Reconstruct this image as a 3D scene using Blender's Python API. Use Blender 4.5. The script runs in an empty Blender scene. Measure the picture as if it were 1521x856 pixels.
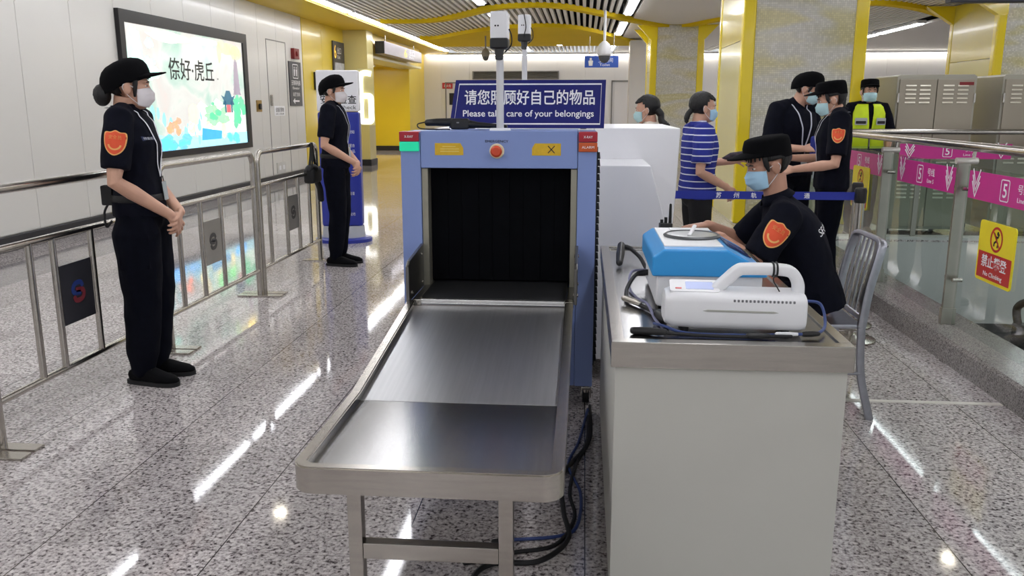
import bpy, bmesh, math, random
from mathutils import Vector, Matrix, noise
from mathutils.bvhtree import BVHTree

C = bpy.context.scene
COL = C.collection
R = math.radians

# ---------------------------------------------------------------- camera, world, light, exposure
cam_data = bpy.data.cameras.new('camera')
cam = bpy.data.objects.new('camera', cam_data)
COL.objects.link(cam)
cam.location = (0, 0, 1.43)
cam.rotation_euler = (R(90 - 12.2), 0, R(4.808))
cam_data.sensor_width = 36
cam_data.lens = 1255 / 1521 * 36
cam_data.clip_end = 200
C.camera = cam

world = bpy.data.worlds.new('world')
C.world = world
world.use_nodes = True
world.node_tree.nodes['Background'].inputs[0].default_value = (0.93, 0.96, 1.0, 1)
world.node_tree.nodes['Background'].inputs[1].default_value = 0.50
C.view_settings.view_transform = 'Standard'
C.view_settings.look = 'None'
C.view_settings.gamma = 1
C.view_settings.exposure = 0.58
C.view_settings.use_curve_mapping = False
C.cycles.use_denoising = True
C.cycles.max_bounces = 7
C.cycles.sample_clamp_indirect = 6
STRIP_POWER = 11.0                      # emission of the ceiling light strips


def area(name, loc, sx, sy, power, rot=(0, 0, 0), col=(1, 0.97, 0.92)):
    l = bpy.data.lights.new(name, 'AREA')
    l.shape = 'RECTANGLE'
    l.size, l.size_y, l.energy, l.color = sx, sy, power, col
    o = bpy.data.objects.new(name, l)
    o.location, o.rotation_euler = loc, rot
    COL.objects.link(o)
    return o


# ---------------------------------------------------------------- helpers: materials
def lin(c):
    if isinstance(c, str):
        c = tuple(int(c[i:i + 2], 16) / 255 for i in (0, 2, 4))
    return tuple(x / 12.92 if x <= 0.04045 else ((x + 0.055) / 1.055) ** 2.4 for x in c) + (1,)


MATS = {}


def mat(name, col, rough=0.5, metal=0.0, var=0.06, scale=8.0, bump=0.0, bscale=200.0, emit=0.0, coat=0.0, stretch=None, trans=0.0, spec=0.5):
    if name in MATS:
        return MATS[name]
    m = bpy.data.materials.new(name)
    m.use_nodes = True
    nt = m.node_tree
    b = nt.nodes['Principled BSDF']
    b.inputs['Roughness'].default_value = rough
    b.inputs['Metallic'].default_value = metal
    b.inputs['Specular IOR Level'].default_value = spec
    if coat:
        b.inputs['Coat Weight'].default_value = coat
        b.inputs['Coat Roughness'].default_value = 0.08
    c = lin(col)
    tc = nt.nodes.new('ShaderNodeTexCoord')
    mp = nt.nodes.new('ShaderNodeMapping')
    nt.links.new(tc.outputs['Object'], mp.inputs[0])
    if stretch:
        mp.inputs['Scale'].default_value = stretch
    n = nt.nodes.new('ShaderNodeTexNoise')
    n.inputs['Scale'].default_value = scale
    n.inputs['Detail'].default_value = 3
    nt.links.new(mp.outputs[0], n.inputs['Vector'])
    r = nt.nodes.new('ShaderNodeValToRGB')
    r.color_ramp.elements[0].position, r.color_ramp.elements[1].position = 0.3, 0.7
    r.color_ramp.elements[0].color = tuple(x * (1 - var) for x in c[:3]) + (1,)
    r.color_ramp.elements[1].color = tuple(min(1, x * (1 + var)) for x in c[:3]) + (1,)
    nt.links.new(n.outputs['Fac'], r.inputs[0])
    nt.links.new(r.outputs[0], b.inputs['Base Color'])
    if bump:
        n2 = nt.nodes.new('ShaderNodeTexNoise')
        n2.inputs['Scale'].default_value = bscale
        n2.inputs['Detail'].default_value = 4
        nt.links.new(mp.outputs[0], n2.inputs['Vector'])
        bp = nt.nodes.new('ShaderNodeBump')
        bp.inputs['Strength'].default_value = bump
        bp.inputs['Distance'].default_value = 0.01
        nt.links.new(n2.outputs['Fac'], bp.inputs['Height'])
        nt.links.new(bp.outputs[0], b.inputs['Normal'])
    if emit:
        b.inputs['Emission Color'].default_value = c
        b.inputs['Emission Strength'].default_value = emit
    if trans:
        b.inputs['Transmission Weight'].default_value = trans
    MATS[name] = m
    return m


STEEL = mat('brushed_steel', 'b5b0a8', 0.21, 1.0, 0.08, 6, 0.03, 60, stretch=(1, 14, 14))
STEEL_T = mat('steel_tube', 'b9b4ac', 0.24, 1.0, 0.08, 20)
STEEL_P = mat('polished_steel_sheet', 'aeadab', 0.22, 1.0, 0.06, 3, 0.015, 40, stretch=(30, 1, 1))
SLOPE_S = mat('satin_steel_sheet', 'b4b4b4', 0.36, 1.0, 0.05, 3, 0.015, 40, stretch=(30, 1, 1))
ALU = mat('brushed_aluminium', 'a5a6ae', 0.33, 1.0, 0.08, 30, 0.04, 120)
WHITE = mat('white_enamel', 'f1f1f4', 0.35, 0, 0.02, 3)
WHITE_P = mat('white_plastic', 'e8e8ea', 0.4, 0, 0.02, 5)
GREYW = mat('warm_white_laminate', 'bcbbb3', 0.45, 0, 0.02, 2)
BLUE_M = mat('blue_grey_enamel', '8296cc', 0.38, 0, 0.02, 3)
BLACK = mat('black_plastic', '121214', 0.4, 0, 0.1, 20)
BLACKR = mat('black_rubber', '0b0b0e', 0.6, 0, 0.15, 30)
CURT = mat('black_lead_curtain', '040509', 0.8, 0, 0.2, 10, spec=0.1)
NAVY = mat('navy_uniform_cloth', '0a0c19', 0.85, 0, 0.2, 30, 0.35, 500, spec=0.15)
NAVY2 = mat('navy_trouser_cloth', '080a15', 0.9, 0, 0.2, 30, 0.35, 500, spec=0.12)
CAPM = mat('black_cap_cloth', '08080b', 0.9, 0, 0.2, 40, 0.4, 600, spec=0.12)
SHOE = mat('black_shoe_canvas', '08080b', 0.85, 0, 0.2, 40, spec=0.15)
SKIN = mat('skin', 'd3a48b', 0.5, 0, 0.06, 14)
SKIN2 = mat('skin_tanned', 'bf8f78', 0.5, 0, 0.06, 14)
HAIR = mat('black_hair', '0c0a0a', 0.5, 0, 0.3, 60, 0.5, 150, stretch=(1, 1, 0.15))
MASKW = mat('white_mask_fabric', 'e6dfe0', 0.8, 0, 0.03, 20)
MASKB = mat('blue_mask_fabric', 'aed6f0', 0.8, 0, 0.05, 20)
MASKT = mat('pale_teal_mask_fabric', 'b9dce0', 0.8, 0, 0.05, 20)
EYE = mat('dark_eye', '14100e', 0.2)
ORANGE = mat('orange_patch', 'e8552c', 0.6, 0, 0.03)
REDP = mat('red_patch', 'd63a22', 0.6, 0, 0.03)
GOLDP = mat('gold_embroidery', 'f2b56a', 0.6, 0, 0.03)
YEL = mat('yellow_panel', 'e6cc14', 0.22, 0, 0.03, 1.5, coat=0.3)
YEL_W = mat('yellow_wall_panel', 'e2c62e', 0.3, 0, 0.04, 0.8, coat=0.2)
SIGNB = mat('deep_blue_sign', '10156a', 0.35, 0, 0.03, 4, spec=0.3)
PRINTW = mat('white_print', 'f2f2f4', 0.5, 0, 0.01)
PRINTK = mat('black_print', '1a1a1c', 0.6, 0, 0.02)
PINK = mat('magenta_decal', 'c8288a', 0.35, 0, 0.03)
REDS = mat('red_sign', 'c01f22', 0.4, 0, 0.03)
YELS = mat('yellow_sign', 'f0dc1e', 0.4, 0, 0.03)
DGREY = mat('dark_grey_sign', '3b3a40', 0.4, 0, 0.03)
MGREY = mat('mid_grey', '84827f', 0.5, 0, 0.05)


# ---------------------------------------------------------------- helpers: geometry
def merge(bm, tmp, M=None):
    if M is not None:
        bmesh.ops.transform(tmp, matrix=M, verts=tmp.verts)
    me = bpy.data.meshes.new('tmp')
    tmp.to_mesh(me)
    tmp.free()
    bm.from_mesh(me)
    bpy.data.meshes.remove(me)


def box(bm, lo, hi, bev=0.0, seg=2, M=None):
    t = bmesh.new()
    lo, hi = Vector(lo), Vector(hi)
    bmesh.ops.create_cube(t, size=1, matrix=Matrix.Translation((lo + hi) / 2) @ Matrix.Diagonal((*(hi - lo), 1)))
    if bev:
        bmesh.ops.bevel(t, geom=list(t.edges), offset=bev, segments=seg, profile=0.6, affect='EDGES')
    merge(bm, t, M)


def prism(bm, poly, axis, a, b, bev=0.0, seg=2, M=None):
    """poly: 2D outline; axis 'x','y','z' extruded from a to b (the 2D coords are the two other axes in order)"""
    t = bmesh.new()
    def P(p, k):
        return {'x': (k, p[0], p[1]), 'y': (p[0], k, p[1]), 'z': (p[0], p[1], k)}[axis]
    v0 = [t.verts.new(P(p, a)) for p in poly]
    v1 = [t.verts.new(P(p, b)) for p in poly]
    n = len(poly)
    t.faces.new(v0)
    t.faces.new(v1[::-1])
    for i in range(n):
        t.faces.new((v0[i], v1[i], v1[(i + 1) % n], v0[(i + 1) % n]))
    bmesh.ops.recalc_face_normals(t, faces=t.faces)
    if bev:
        bmesh.ops.bevel(t, geom=list(t.edges), offset=bev, segments=seg, profile=0.6, affect='EDGES')
    merge(bm, t, M)


def smooth_path(pts, k=6, closed=False):
    pts = [Vector(p) for p in pts]
    if len(pts) < 3:
        return pts
    out = []
    n = len(pts)
    for i in range(n if closed else n - 1):
        p1, p2 = pts[i], pts[(i + 1) % n]
        p0 = pts[i - 1] if (i > 0 or closed) else p1 * 2 - p2
        p3 = pts[(i + 2) % n] if (i + 2 < n or closed) else p2 * 2 - p1
        for j in range(k):
            t = j / k
            out.append(0.5 * ((2 * p1) + (p2 - p0) * t + (2 * p0 - 5 * p1 + 4 * p2 - p3) * t * t + (3 * p1 - p0 - 3 * p2 + p3) * t ** 3))
    if not closed:
        out.append(pts[-1])
    return out


def tube(bm, pts, rad, ref=None, n=12, rnd=False, closed=False, M=None, power=2.0):
    """a swept tube; rad: number, list of numbers or of (a, b); a lies along ref"""
    pts = [Vector(p) for p in pts]
    N = len(pts)
    if not isinstance(rad, (list, tuple)) or (len(rad) == 2 and N != 2):
        rad = [rad] * N
    rad = [(r, r) if not isinstance(r, (list, tuple)) else r for r in rad]
    tang = []
    for i in range(N):
        a = pts[i - 1] if (i > 0 or closed) else pts[i]
        b = pts[(i + 1) % N] if (i < N - 1 or closed) else pts[i]
        tang.append((b - a).normalized() if (b - a).length > 1e-9 else Vector((0, 0, 1)))
    if rnd and not closed:
        e0, e1 = [], []
        for ang in (80, 58, 32):
            c, s = math.cos(R(ang)), math.sin(R(ang))
            r0, r1 = rad[0], rad[-1]
            e0.append((pts[0] - tang[0] * min(r0) * s, (r0[0] * c, r0[1] * c), tang[0]))
            e1.append((pts[-1] + tang[-1] * min(r1) * s, (r1[0] * c, r1[1] * c), tang[-1]))
        e1.reverse()
        pts = [e[0] for e in e0] + pts + [e[0] for e in e1]
        rad = [e[1] for e in e0] + rad + [e[1] for e in e1]
        tang = [e[2] for e in e0] + tang + [e[2] for e in e1]
    t = bmesh.new()
    rings = []
    u = None
    for i, p in enumerate(pts):
        d = tang[i]
        if ref is not None:
            u = Vector(ref)
        elif u is None:
            u = Vector((1, 0, 0)) if abs(d.x) < 0.8 else Vector((0, 1, 0))
        u = u - d * u.dot(d)
        if u.length < 1e-6:
            u = d.orthogonal()
        u.normalize()
        v = d.cross(u)
        ring = []
        for k in range(n):
            a = 2 * math.pi * k / n
            ca, sa = math.cos(a), math.sin(a)
            if power != 2.0:
                ca = math.copysign(abs(ca) ** (2 / power), ca)
                sa = math.copysign(abs(sa) ** (2 / power), sa)
            ring.append(t.verts.new(p + u * rad[i][0] * ca + v * rad[i][1] * sa))
        rings.append(ring)
    m = len(rings)
    for i in range(m if closed else m - 1):
        A, B_ = rings[i], rings[(i + 1) % m]
        for k in range(n):
            t.faces.new((A[k], A[(k + 1) % n], B_[(k + 1) % n], B_[k]))
    if not closed:
        t.faces.new(rings[0][::-1])
        t.faces.new(rings[-1])
    bmesh.ops.recalc_face_normals(t, faces=t.faces)
    merge(bm, t, M)


def cyl(bm, a, b, r, n=16, r2=None, M=None):
    tube(bm, [a, b], [(r, r), (r if r2 is None else r2,) * 2], n=n, M=M)


def ell(bm, c, r, M=None, seg=20, rot=None):
    t = bmesh.new()
    bmesh.ops.create_uvsphere(t, u_segments=seg, v_segments=max(8, seg * 2 // 3), radius=1)
    X = Matrix.Translation(c)
    if rot:
        X = X @ Matrix.Rotation(rot[0], 4, 'X') @ Matrix.Rotation(rot[1], 4, 'Y') @ Matrix.Rotation(rot[2], 4, 'Z')
    X = X @ Matrix.Diagonal((r[0], r[1], r[2], 1))
    bmesh.ops.transform(t, matrix=X, verts=t.verts)
    merge(bm, t, M)


def lathe(bm, prof, c=(0, 0, 0), n=24, sx=1.0, sy=1.0, M=None):
    t = bmesh.new()
    rings = [[t.verts.new((c[0] + r * sx * math.cos(2 * math.pi * k / n), c[1] + r * sy * math.sin(2 * math.pi * k / n), c[2] + z)) for k in range(n)] for r, z in prof]
    for A, B_ in zip(rings, rings[1:]):
        for k in range(n):
            t.faces.new((A[k], A[(k + 1) % n], B_[(k + 1) % n], B_[k]))
    t.faces.new(rings[0][::-1])
    t.faces.new(rings[-1])
    bmesh.ops.recalc_face_normals(t, faces=t.faces)
    merge(bm, t, M)


def obj(name, bm, m, parent=None, smooth=35, solid=0.0):
    me = bpy.data.meshes.new(name)
    bm.to_mesh(me)
    bm.free()
    me.materials.append(m)
    if smooth:
        me.shade_smooth()
        me.set_sharp_from_angle(angle=R(smooth))
    o = bpy.data.objects.new(name, me)
    COL.objects.link(o)
    if parent is not None:
        o.parent = parent
    if 0 < smooth <= 45 and len(me.polygons) < 4000:
        wn = o.modifiers.new('normals', 'WEIGHTED_NORMAL')
        wn.keep_sharp = True
        wn.weight = 100
    if solid:
        md = o.modifiers.new('solid', 'SOLIDIFY')
        md.thickness = solid
        md.offset = 0
    return o


def remesh(name, bm, voxel, m, parent=None, smooth=4, wrinkle=0.0, wscale=12.0, wdir=(1, 1, 1)):
    """unite overlapping volumes in one continuous skin"""
    me = bpy.data.meshes.new('tmp')
    bm.to_mesh(me)
    bm.free()
    o = bpy.data.objects.new('tmp', me)
    COL.objects.link(o)
    r = o.modifiers.new('r', 'REMESH')
    r.mode = 'VOXEL'
    r.voxel_size = voxel
    if smooth:
        s = o.modifiers.new('s', 'SMOOTH')
        s.factor = 0.5
        s.iterations = smooth
    dg = bpy.context.evaluated_depsgraph_get()
    dg.update()
    new = bpy.data.meshes.new_from_object(o.evaluated_get(dg))
    bpy.data.objects.remove(o)
    bpy.data.meshes.remove(me)
    new.name = name
    if wrinkle:
        nv = [v.normal.copy() for v in new.vertices]
        for v, nn in zip(new.vertices, nv):
            p = Vector((v.co.x * wdir[0], v.co.y * wdir[1], v.co.z * wdir[2])) * wscale
            w = 1 - abs(noise.noise(p)) * 2
            w2 = noise.noise(p * 2.3 + Vector((7, 3, 1)))
            v.co = v.co + nn * wrinkle * (w * 0.8 + w2 * 0.5 - 0.3)
    new.materials.clear()
    new.materials.append(m)
    new.shade_smooth()
    n = bpy.data.objects.new(name, new)
    COL.objects.link(n)
    if parent is not None:
        n.parent = parent
    return n


def bvh_of(o):
    me = o.data
    return BVHTree.FromPolygons([v.co for v in me.vertices], [tuple(p.vertices) for p in me.polygons])


def project(o, bvh, d, off):
    """lay a flat mesh on a surface: every vertex goes along d until it meets it"""
    d = Vector(d).normalized()
    for v in o.data.vertices:
        h = bvh.ray_cast(v.co - d * 0.3, d, 0.8)
        if h[0] is not None:
            v.co = h[0] - d * off
    return o


def tag(o, label=None, cat=None, group=None, kind=None):
    if label:
        o['label'] = label
    if cat:
        o['category'] = cat
    if group:
        o['group'] = group
    if kind:
        o['kind'] = kind
    return o


def thing(name, label, cat, loc=(0, 0, 0), rz=0.0, group=None):
    o = bpy.data.objects.new(name, None)
    o.empty_display_size = 0.1
    o.location = loc
    o.rotation_euler = (0, 0, rz)
    COL.objects.link(o)
    return tag(o, label, cat, group)


def struct(name, bm, m, smooth=35, parent=None):
    o = obj(name, bm, m, parent, smooth)
    if parent is None:
        o['kind'] = 'structure'
    return o


def copy_tree(o, parent=None):
    c = o.copy()
    COL.objects.link(c)
    if parent is not None:
        c.parent = parent
    for ch in list(o.children):
        copy_tree(ch, c)
    return c


def frame(o, x, y):
    """matrix with origin o, X axis x, Y axis y"""
    x, y = Vector(x).normalized(), Vector(y).normalized()
    z = x.cross(y)
    return Matrix(((x.x, y.x, z.x, o[0]), (x.y, y.y, z.y, o[1]), (x.z, y.z, z.z, o[2]), (0, 0, 0, 1)))


def text(name, body, M, w, h, m, parent=None, ext=0.0008, keep=False, bold=0.0):
    """raised lettering centred on M's origin, fitted in w x h (keep: never stretched)"""
    cu = bpy.data.curves.new('t', 'FONT')
    cu.body = body
    cu.align_x = 'CENTER'
    cu.extrude = 0.0005
    cu.offset = bold
    cu.resolution_u = 3
    o = bpy.data.objects.new('t', cu)
    COL.objects.link(o)
    dg = bpy.context.evaluated_depsgraph_get()
    dg.update()
    me = bpy.data.meshes.new_from_object(o.evaluated_get(dg))
    bpy.data.objects.remove(o)
    bpy.data.curves.remove(cu)
    xs = [v.co.x for v in me.vertices] or [0, 1]
    ys = [v.co.y for v in me.vertices] or [0, 1]
    sx, sy = w / max(1e-6, max(xs) - min(xs)), h / max(1e-6, max(ys) - min(ys))
    if keep:
        sx = sy = min(sx, sy)
    cx, cy = (max(xs) + min(xs)) / 2, (max(ys) + min(ys)) / 2
    for v in me.vertices:
        v.co = M @ Vector(((v.co.x - cx) * sx, (v.co.y - cy) * sy, ext + v.co.z))
    me.name = name
    me.materials.clear()
    me.materials.append(m)
    n = bpy.data.objects.new(name, me)
    COL.objects.link(n)
    if parent is not None:
        n.parent = parent
    return n


def flat(bm, M, poly, z=0.0, th=0.0):
    """a flat outline (or thin plate) in M's XY plane"""
    t = bmesh.new()
    v = [t.verts.new((p[0], p[1], z)) for p in poly]
    f = t.faces.new(v)
    f.normal_update()
    if f.normal.z < 0:
        f.normal_flip()
    if th:
        r = bmesh.ops.extrude_face_region(t, geom=[f])
        bmesh.ops.translate(t, vec=(0, 0, th), verts=[g for g in r['geom'] if isinstance(g, bmesh.types.BMVert)])
        bmesh.ops.recalc_face_normals(t, faces=t.faces)
    merge(bm, t, M)


def rrect(w, h, r, k=5, cx=0.0, cy=0.0):
    out = []
    for sx, sy, a0 in ((1, 1, 0), (-1, 1, 90), (-1, -1, 180), (1, -1, 270)):
        for i in range(k + 1):
            a = R(a0 + 90 * i / k)
            out.append((cx + sx * (w / 2 - r) + r * math.cos(a), cy + sy * (h / 2 - r) + r * math.sin(a)))
    return out


def circ(r, n=24, cx=0.0, cy=0.0, a0=0, a1=360):
    full = abs(a1 - a0) >= 360
    return [(cx + r * math.cos(R(a0 + (a1 - a0) * i / (n if full else n - 1))), cy + r * math.sin(R(a0 + (a1 - a0) * i / (n if full else n - 1)))) for i in range(n)]


def ribbon(bm, M, pts, w, z=0.0, th=0.0006, closed=False):
    """a flat stroke of width w along 2D points"""
    P = [Vector((p[0], p[1])) for p in pts]
    n = len(P)
    L, Rr = [], []
    for i in range(n):
        a = P[i - 1] if (i > 0 or closed) else P[i]
        b = P[(i + 1) % n] if (i < n - 1 or closed) else P[i]
        d = (b - a).normalized()
        nn = Vector((-d.y, d.x)) * w / 2
        L.append(P[i] + nn)
        Rr.append(P[i] - nn)
    t = bmesh.new()
    lo = [(t.verts.new((*L[i], z)), t.verts.new((*Rr[i], z)), t.verts.new((*Rr[i], z + th)), t.verts.new((*L[i], z + th))) for i in range(n)]
    for i in range(n if closed else n - 1):
        A, B_ = lo[i], lo[(i + 1) % n]
        for k in range(4):
            t.faces.new((A[k], A[(k + 1) % 4], B_[(k + 1) % 4], B_[k]))
    if not closed:
        t.faces.new(lo[0])
        t.faces.new(lo[-1][::-1])
    bmesh.ops.recalc_face_normals(t, faces=t.faces)
    merge(bm, t, M)


XZ = ((1, 0, 0), (0, 0, 1))            # a plane facing the viewer (-Y)
def MXZ(x, y, z):                       # faces -Y
    return frame((x, y, z), (1, 0, 0), (0, 0, 1))
def MYZ(x, y, z):                       # faces +X: reads from left to right towards +Y
    return frame((x, y, z), (0, 1, 0), (0, 0, 1))
def MYZn(x, y, z):                      # faces -X
    return frame((x, y, z), (0, -1, 0), (0, 0, 1))
# ---------------------------------------------------------------- the setting: floor
def node(nt, typ, **kw):
    n = nt.nodes.new(typ)
    for k, v in kw.items():
        setattr(n, k, v)
    return n


def math_node(nt, op, a, b=None, c=None):
    n = nt.nodes.new('ShaderNodeMath')
    n.operation = op
    for i, x in enumerate((a, b, c)):
        if x is None:
            continue
        if isinstance(x, (int, float)):
            n.inputs[i].default_value = x
        else:
            nt.links.new(x, n.inputs[i])
    return n.outputs[0]


def mixc(nt, fac, a, b):
    n = nt.nodes.new('ShaderNodeMix')
    n.data_type = 'RGBA'
    if isinstance(fac, (int, float)):
        n.inputs[0].default_value = fac
    else:
        nt.links.new(fac, n.inputs[0])
    for i, x in ((6, a), (7, b)):
        if isinstance(x, tuple):
            n.inputs[i].default_value = x
        else:
            nt.links.new(x, n.inputs[i])
    return n.outputs[2]


def granite(name, light, mid, dark, rough=0.06, grout=True, band=False, sc=1.0):
    m = bpy.data.materials.new(name)
    m.use_nodes = True
    nt = m.node_tree
    b = nt.nodes['Principled BSDF']
    tc = node(nt, 'ShaderNodeTexCoord')
    mp = node(nt, 'ShaderNodeMapping')
    nt.links.new(tc.outputs['Object'], mp.inputs[0])
    v = node(nt, 'ShaderNodeTexVoronoi')
    v.inputs['Scale'].default_value = 95 * sc
    nt.links.new(mp.outputs[0], v.inputs['Vector'])
    n = node(nt, 'ShaderNodeTexNoise')
    n.inputs['Scale'].default_value = 85 * sc
    n.inputs['Detail'].default_value = 4
    n.inputs['Roughness'].default_value = 0.65
    nt.links.new(mp.outputs[0], n.inputs['Vector'])
    sep = node(nt, 'ShaderNodeSeparateColor')
    nt.links.new(v.outputs['Color'], sep.inputs[0])
    t = math_node(nt, 'ADD', math_node(nt, 'MULTIPLY', sep.outputs[0], 0.22), math_node(nt, 'MULTIPLY', n.outputs['Fac'], 1.13))
    r = node(nt, 'ShaderNodeValToRGB')
    e = r.color_ramp.elements
    e[0].position, e[0].color = 0.50, lin(dark)
    e[1].position, e[1].color = 0.86, lin(light)
    k = e.new(0.60)
    k.color = lin(mid)
    k = e.new(0.73)
    k.color = tuple((a + c) / 2 for a, c in zip(lin(mid)[:3], lin(light)[:3])) + (1,)
    nt.links.new(t, r.inputs[0])
    col = r.outputs[0]
    xyz = node(nt, 'ShaderNodeSeparateXYZ')
    nt.links.new(tc.outputs['Object'], xyz.inputs[0])
    # each slab a little different
    if grout:
        gx = math_node(nt, 'DIVIDE', math_node(nt, 'ADD', xyz.outputs[0], 60.574), 0.6)
        gy = math_node(nt, 'DIVIDE', math_node(nt, 'ADD', xyz.outputs[1], 84.26), 0.85)
        wn = node(nt, 'ShaderNodeTexWhiteNoise', noise_dimensions='2D')
        cv = node(nt, 'ShaderNodeCombineXYZ')
        nt.links.new(math_node(nt, 'FLOOR', gx), cv.inputs[0])
        nt.links.new(math_node(nt, 'FLOOR', gy), cv.inputs[1])
        nt.links.new(cv.outputs[0], wn.inputs['Vector'])
        hs = node(nt, 'ShaderNodeHueSaturation')
        nt.links.new(col, hs.inputs['Color'])
        nt.links.new(math_node(nt, 'ADD', math_node(nt, 'MULTIPLY', wn.outputs['Value'], 0.22), 0.90), hs.inputs['Value'])
        col = hs.outputs[0]
        fx = math_node(nt, 'ABSOLUTE', math_node(nt, 'SUBTRACT', math_node(nt, 'FRACT', gx), 0.5))
        fy = math_node(nt, 'ABSOLUTE', math_node(nt, 'SUBTRACT', math_node(nt, 'FRACT', gy), 0.5))
        gr = math_node(nt, 'MAXIMUM', math_node(nt, 'GREATER_THAN', fx, 0.5 - 0.0035), math_node(nt, 'MULTIPLY', math_node(nt, 'GREATER_THAN', fy, 0.5 - 0.0018), 0.6))
        col = mixc(nt, gr, col, lin('3c3735'))
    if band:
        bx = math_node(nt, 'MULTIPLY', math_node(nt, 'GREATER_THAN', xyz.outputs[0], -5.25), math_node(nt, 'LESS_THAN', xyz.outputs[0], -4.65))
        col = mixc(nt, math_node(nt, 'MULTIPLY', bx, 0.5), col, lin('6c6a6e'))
    nt.links.new(col, b.inputs['Base Color'])
    b.inputs['Roughness'].default_value = rough
    n3 = node(nt, 'ShaderNodeTexNoise')
    n3.inputs['Scale'].default_value = 3
    nt.links.new(mp.outputs[0], n3.inputs['Vector'])
    nt.links.new(math_node(nt, 'ADD', math_node(nt, 'MULTIPLY', n3.outputs['Fac'], 0.06), rough - 0.03), b.inputs['Roughness'])
    b.inputs['Specular IOR Level'].default_value = 0.55
    return m


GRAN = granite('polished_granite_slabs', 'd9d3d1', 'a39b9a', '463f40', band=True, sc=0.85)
GRANC = granite('granite_kerb', 'a5a09d', '7c7673', '45403e', 0.16, grout=False, sc=1.5)
PANEL = mat('white_wall_panel', 'd9d7d2', 0.28, 0, 0.015, 0.5, coat=0.15)
DARKB = mat('dark_base_metal', '2a2a30', 0.4, 0.3, 0.05)
CEILW = mat('white_ceiling_panel', 'dcd8d0', 0.5, 0, 0.02, 0.5)
SLAT = mat('beige_ceiling_slat', 'e8e5de', 0.5, 0, 0.03, 0.5)
PLEN = mat('dark_plenum', '141312', 0.9, 0, 0.1)
STRIP = mat('light_strip', 'f9faff', 0.5, 0, 0.0, emit=STRIP_POWER)
SOFY = mat('yellow_ceiling_edge', 'e2c01c', 0.45, 0, 0.03, 0.6)
WAVEY = mat('yellow_ceiling_wave', 'e6c61a', 0.75, 0, 0.03, 0.6, spec=0.15)
BWALL = mat('back_wall_panel', 'e4e2e0', 0.35, 0, 0.015, 0.5)

b = bmesh.new()
VX0, VX1, VY0, VY1 = 2.36, 8.0, -2.0, 9.42
for lo, hi in (((-8.6, -8, -0.3), (VX0, 30, 0)), ((VX0, VY1, -0.3), (18, 30, 0)), ((VX1, -8, -0.3), (18, VY1, 0)), ((VX0, -8, -0.3), (VX1, VY0, 0))):
    box(b, (lo[0], lo[1], -0.02), hi)
struct('floor', b, GRAN, 0)

b = bmesh.new()                                        # stair opening behind the glass: white lining and dark bottom
box(b, (VX0, VY1 + 0.005, -0.92), (VX1, VY1 + 0.2, -0.021))
box(b, (VX0 - 0.2, VY0, -0.92), (VX0 - 0.005, VY1, -0.021))
box(b, (VX1 + 0.005, VY0, -0.92), (VX1 + 0.2, VY1, -0.021))
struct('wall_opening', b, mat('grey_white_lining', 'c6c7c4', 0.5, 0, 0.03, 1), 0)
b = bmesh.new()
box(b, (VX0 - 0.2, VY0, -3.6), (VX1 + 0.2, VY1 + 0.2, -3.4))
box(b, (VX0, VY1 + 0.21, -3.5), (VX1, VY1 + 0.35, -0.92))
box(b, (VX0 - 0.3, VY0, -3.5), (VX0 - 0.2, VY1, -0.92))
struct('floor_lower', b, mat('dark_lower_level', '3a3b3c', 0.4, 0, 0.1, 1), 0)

b = bmesh.new()
prism(b, [(2.06, 0), (2.38, 0), (2.38, 0.14), (2.075, 0.14), (2.06, 0.125)], 'y', -3, 9.42)
struct('trim_kerb', b, GRANC, 30)
b = bmesh.new()
box(b, (2.38, 9.42, 0.0), (8.0, 9.6, 0.03))
struct('trim_opening', b, mat('grey_white_lining', 'c6c7c4'), 30)
b = bmesh.new()
box(b, (0.76, 4.085, 0.0), (2.055, 4.12, 0.003))
struct('trim_floor_strip', b, mat('pale_joint_strip', 'dedad2', 0.4, 0.3, 0.03), 0)

# ---------------------------------------------------------------- the setting: walls
b = bmesh.new()
joints = [-8 + 0.93 * k for k in range(40)]
ys = [7.51 + 0.926 * k for k in range(-17, 12)]
ys = [y for y in ys if y < 17.2] + [17.3]
ys = [-8] + ys
for y0, y1 in zip(ys, ys[1:]):
    box(b, (-5.9, y0 + 0.004, 0.16), (-5.72, y1 - 0.004, 3.2), 0.003, 1)
box(b, (-5.9, -8, 0), (-5.735, 17.3, 3.2))
struct('wall_left', b, PANEL, 30)
b = bmesh.new()
box(b, (-5.9, -8, 0), (-5.70, 20.3, 0.15), 0.005, 1)
box(b, (-5.9, 20.28, 0), (-5.12, 20.92, 0.15), 0.005, 1)
box(b, (-8.4, 27.36, 0), (-5.58, 27.5, 0.15))
struct('baseboard_left', b, DARKB)
b = bmesh.new()
for y0, y1 in ((17.3, 18.6), (18.6, 20.3)):
    box(b, (-5.9, y0 + 0.004, 0.1), (-5.71, y1 - 0.004, 3.2), 0.003, 1)
box(b, (-8.6, 27.4, 0), (-5.6, 30, 3.2))
box(b, (-8.6, 20.9, 0), (-8.4, 27.4, 3.2))
box(b, (-8.4, 20.7, 0), (-5.72, 20.9, 3.2))
struct('wall_yellow', b, YEL_W, 30)
b = bmesh.new()
box(b, (-5.9, 20.3, 0.1), (-5.14, 20.9, 3.2), 0.02)
struct('wall_pier', b, mat('pale_yellow_panel', 'd9cb86', 0.3, 0, 0.03, 1, coat=0.2), 30)
b = bmesh.new()
box(b, (-8.4, 20.9, 2.62), (-5.25, 27.4, 3.2))
struct('wall_lintel', b, YEL_W, 30)
b = bmesh.new()
box(b, (-5.9, 20.9, 2.56), (-5.2, 27.4, 2.62))
struct('trim_lintel', b, mat('cream_trim', 'ded6a4', 0.3, 0, 0.02), 30)
b = bmesh.new()
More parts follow.
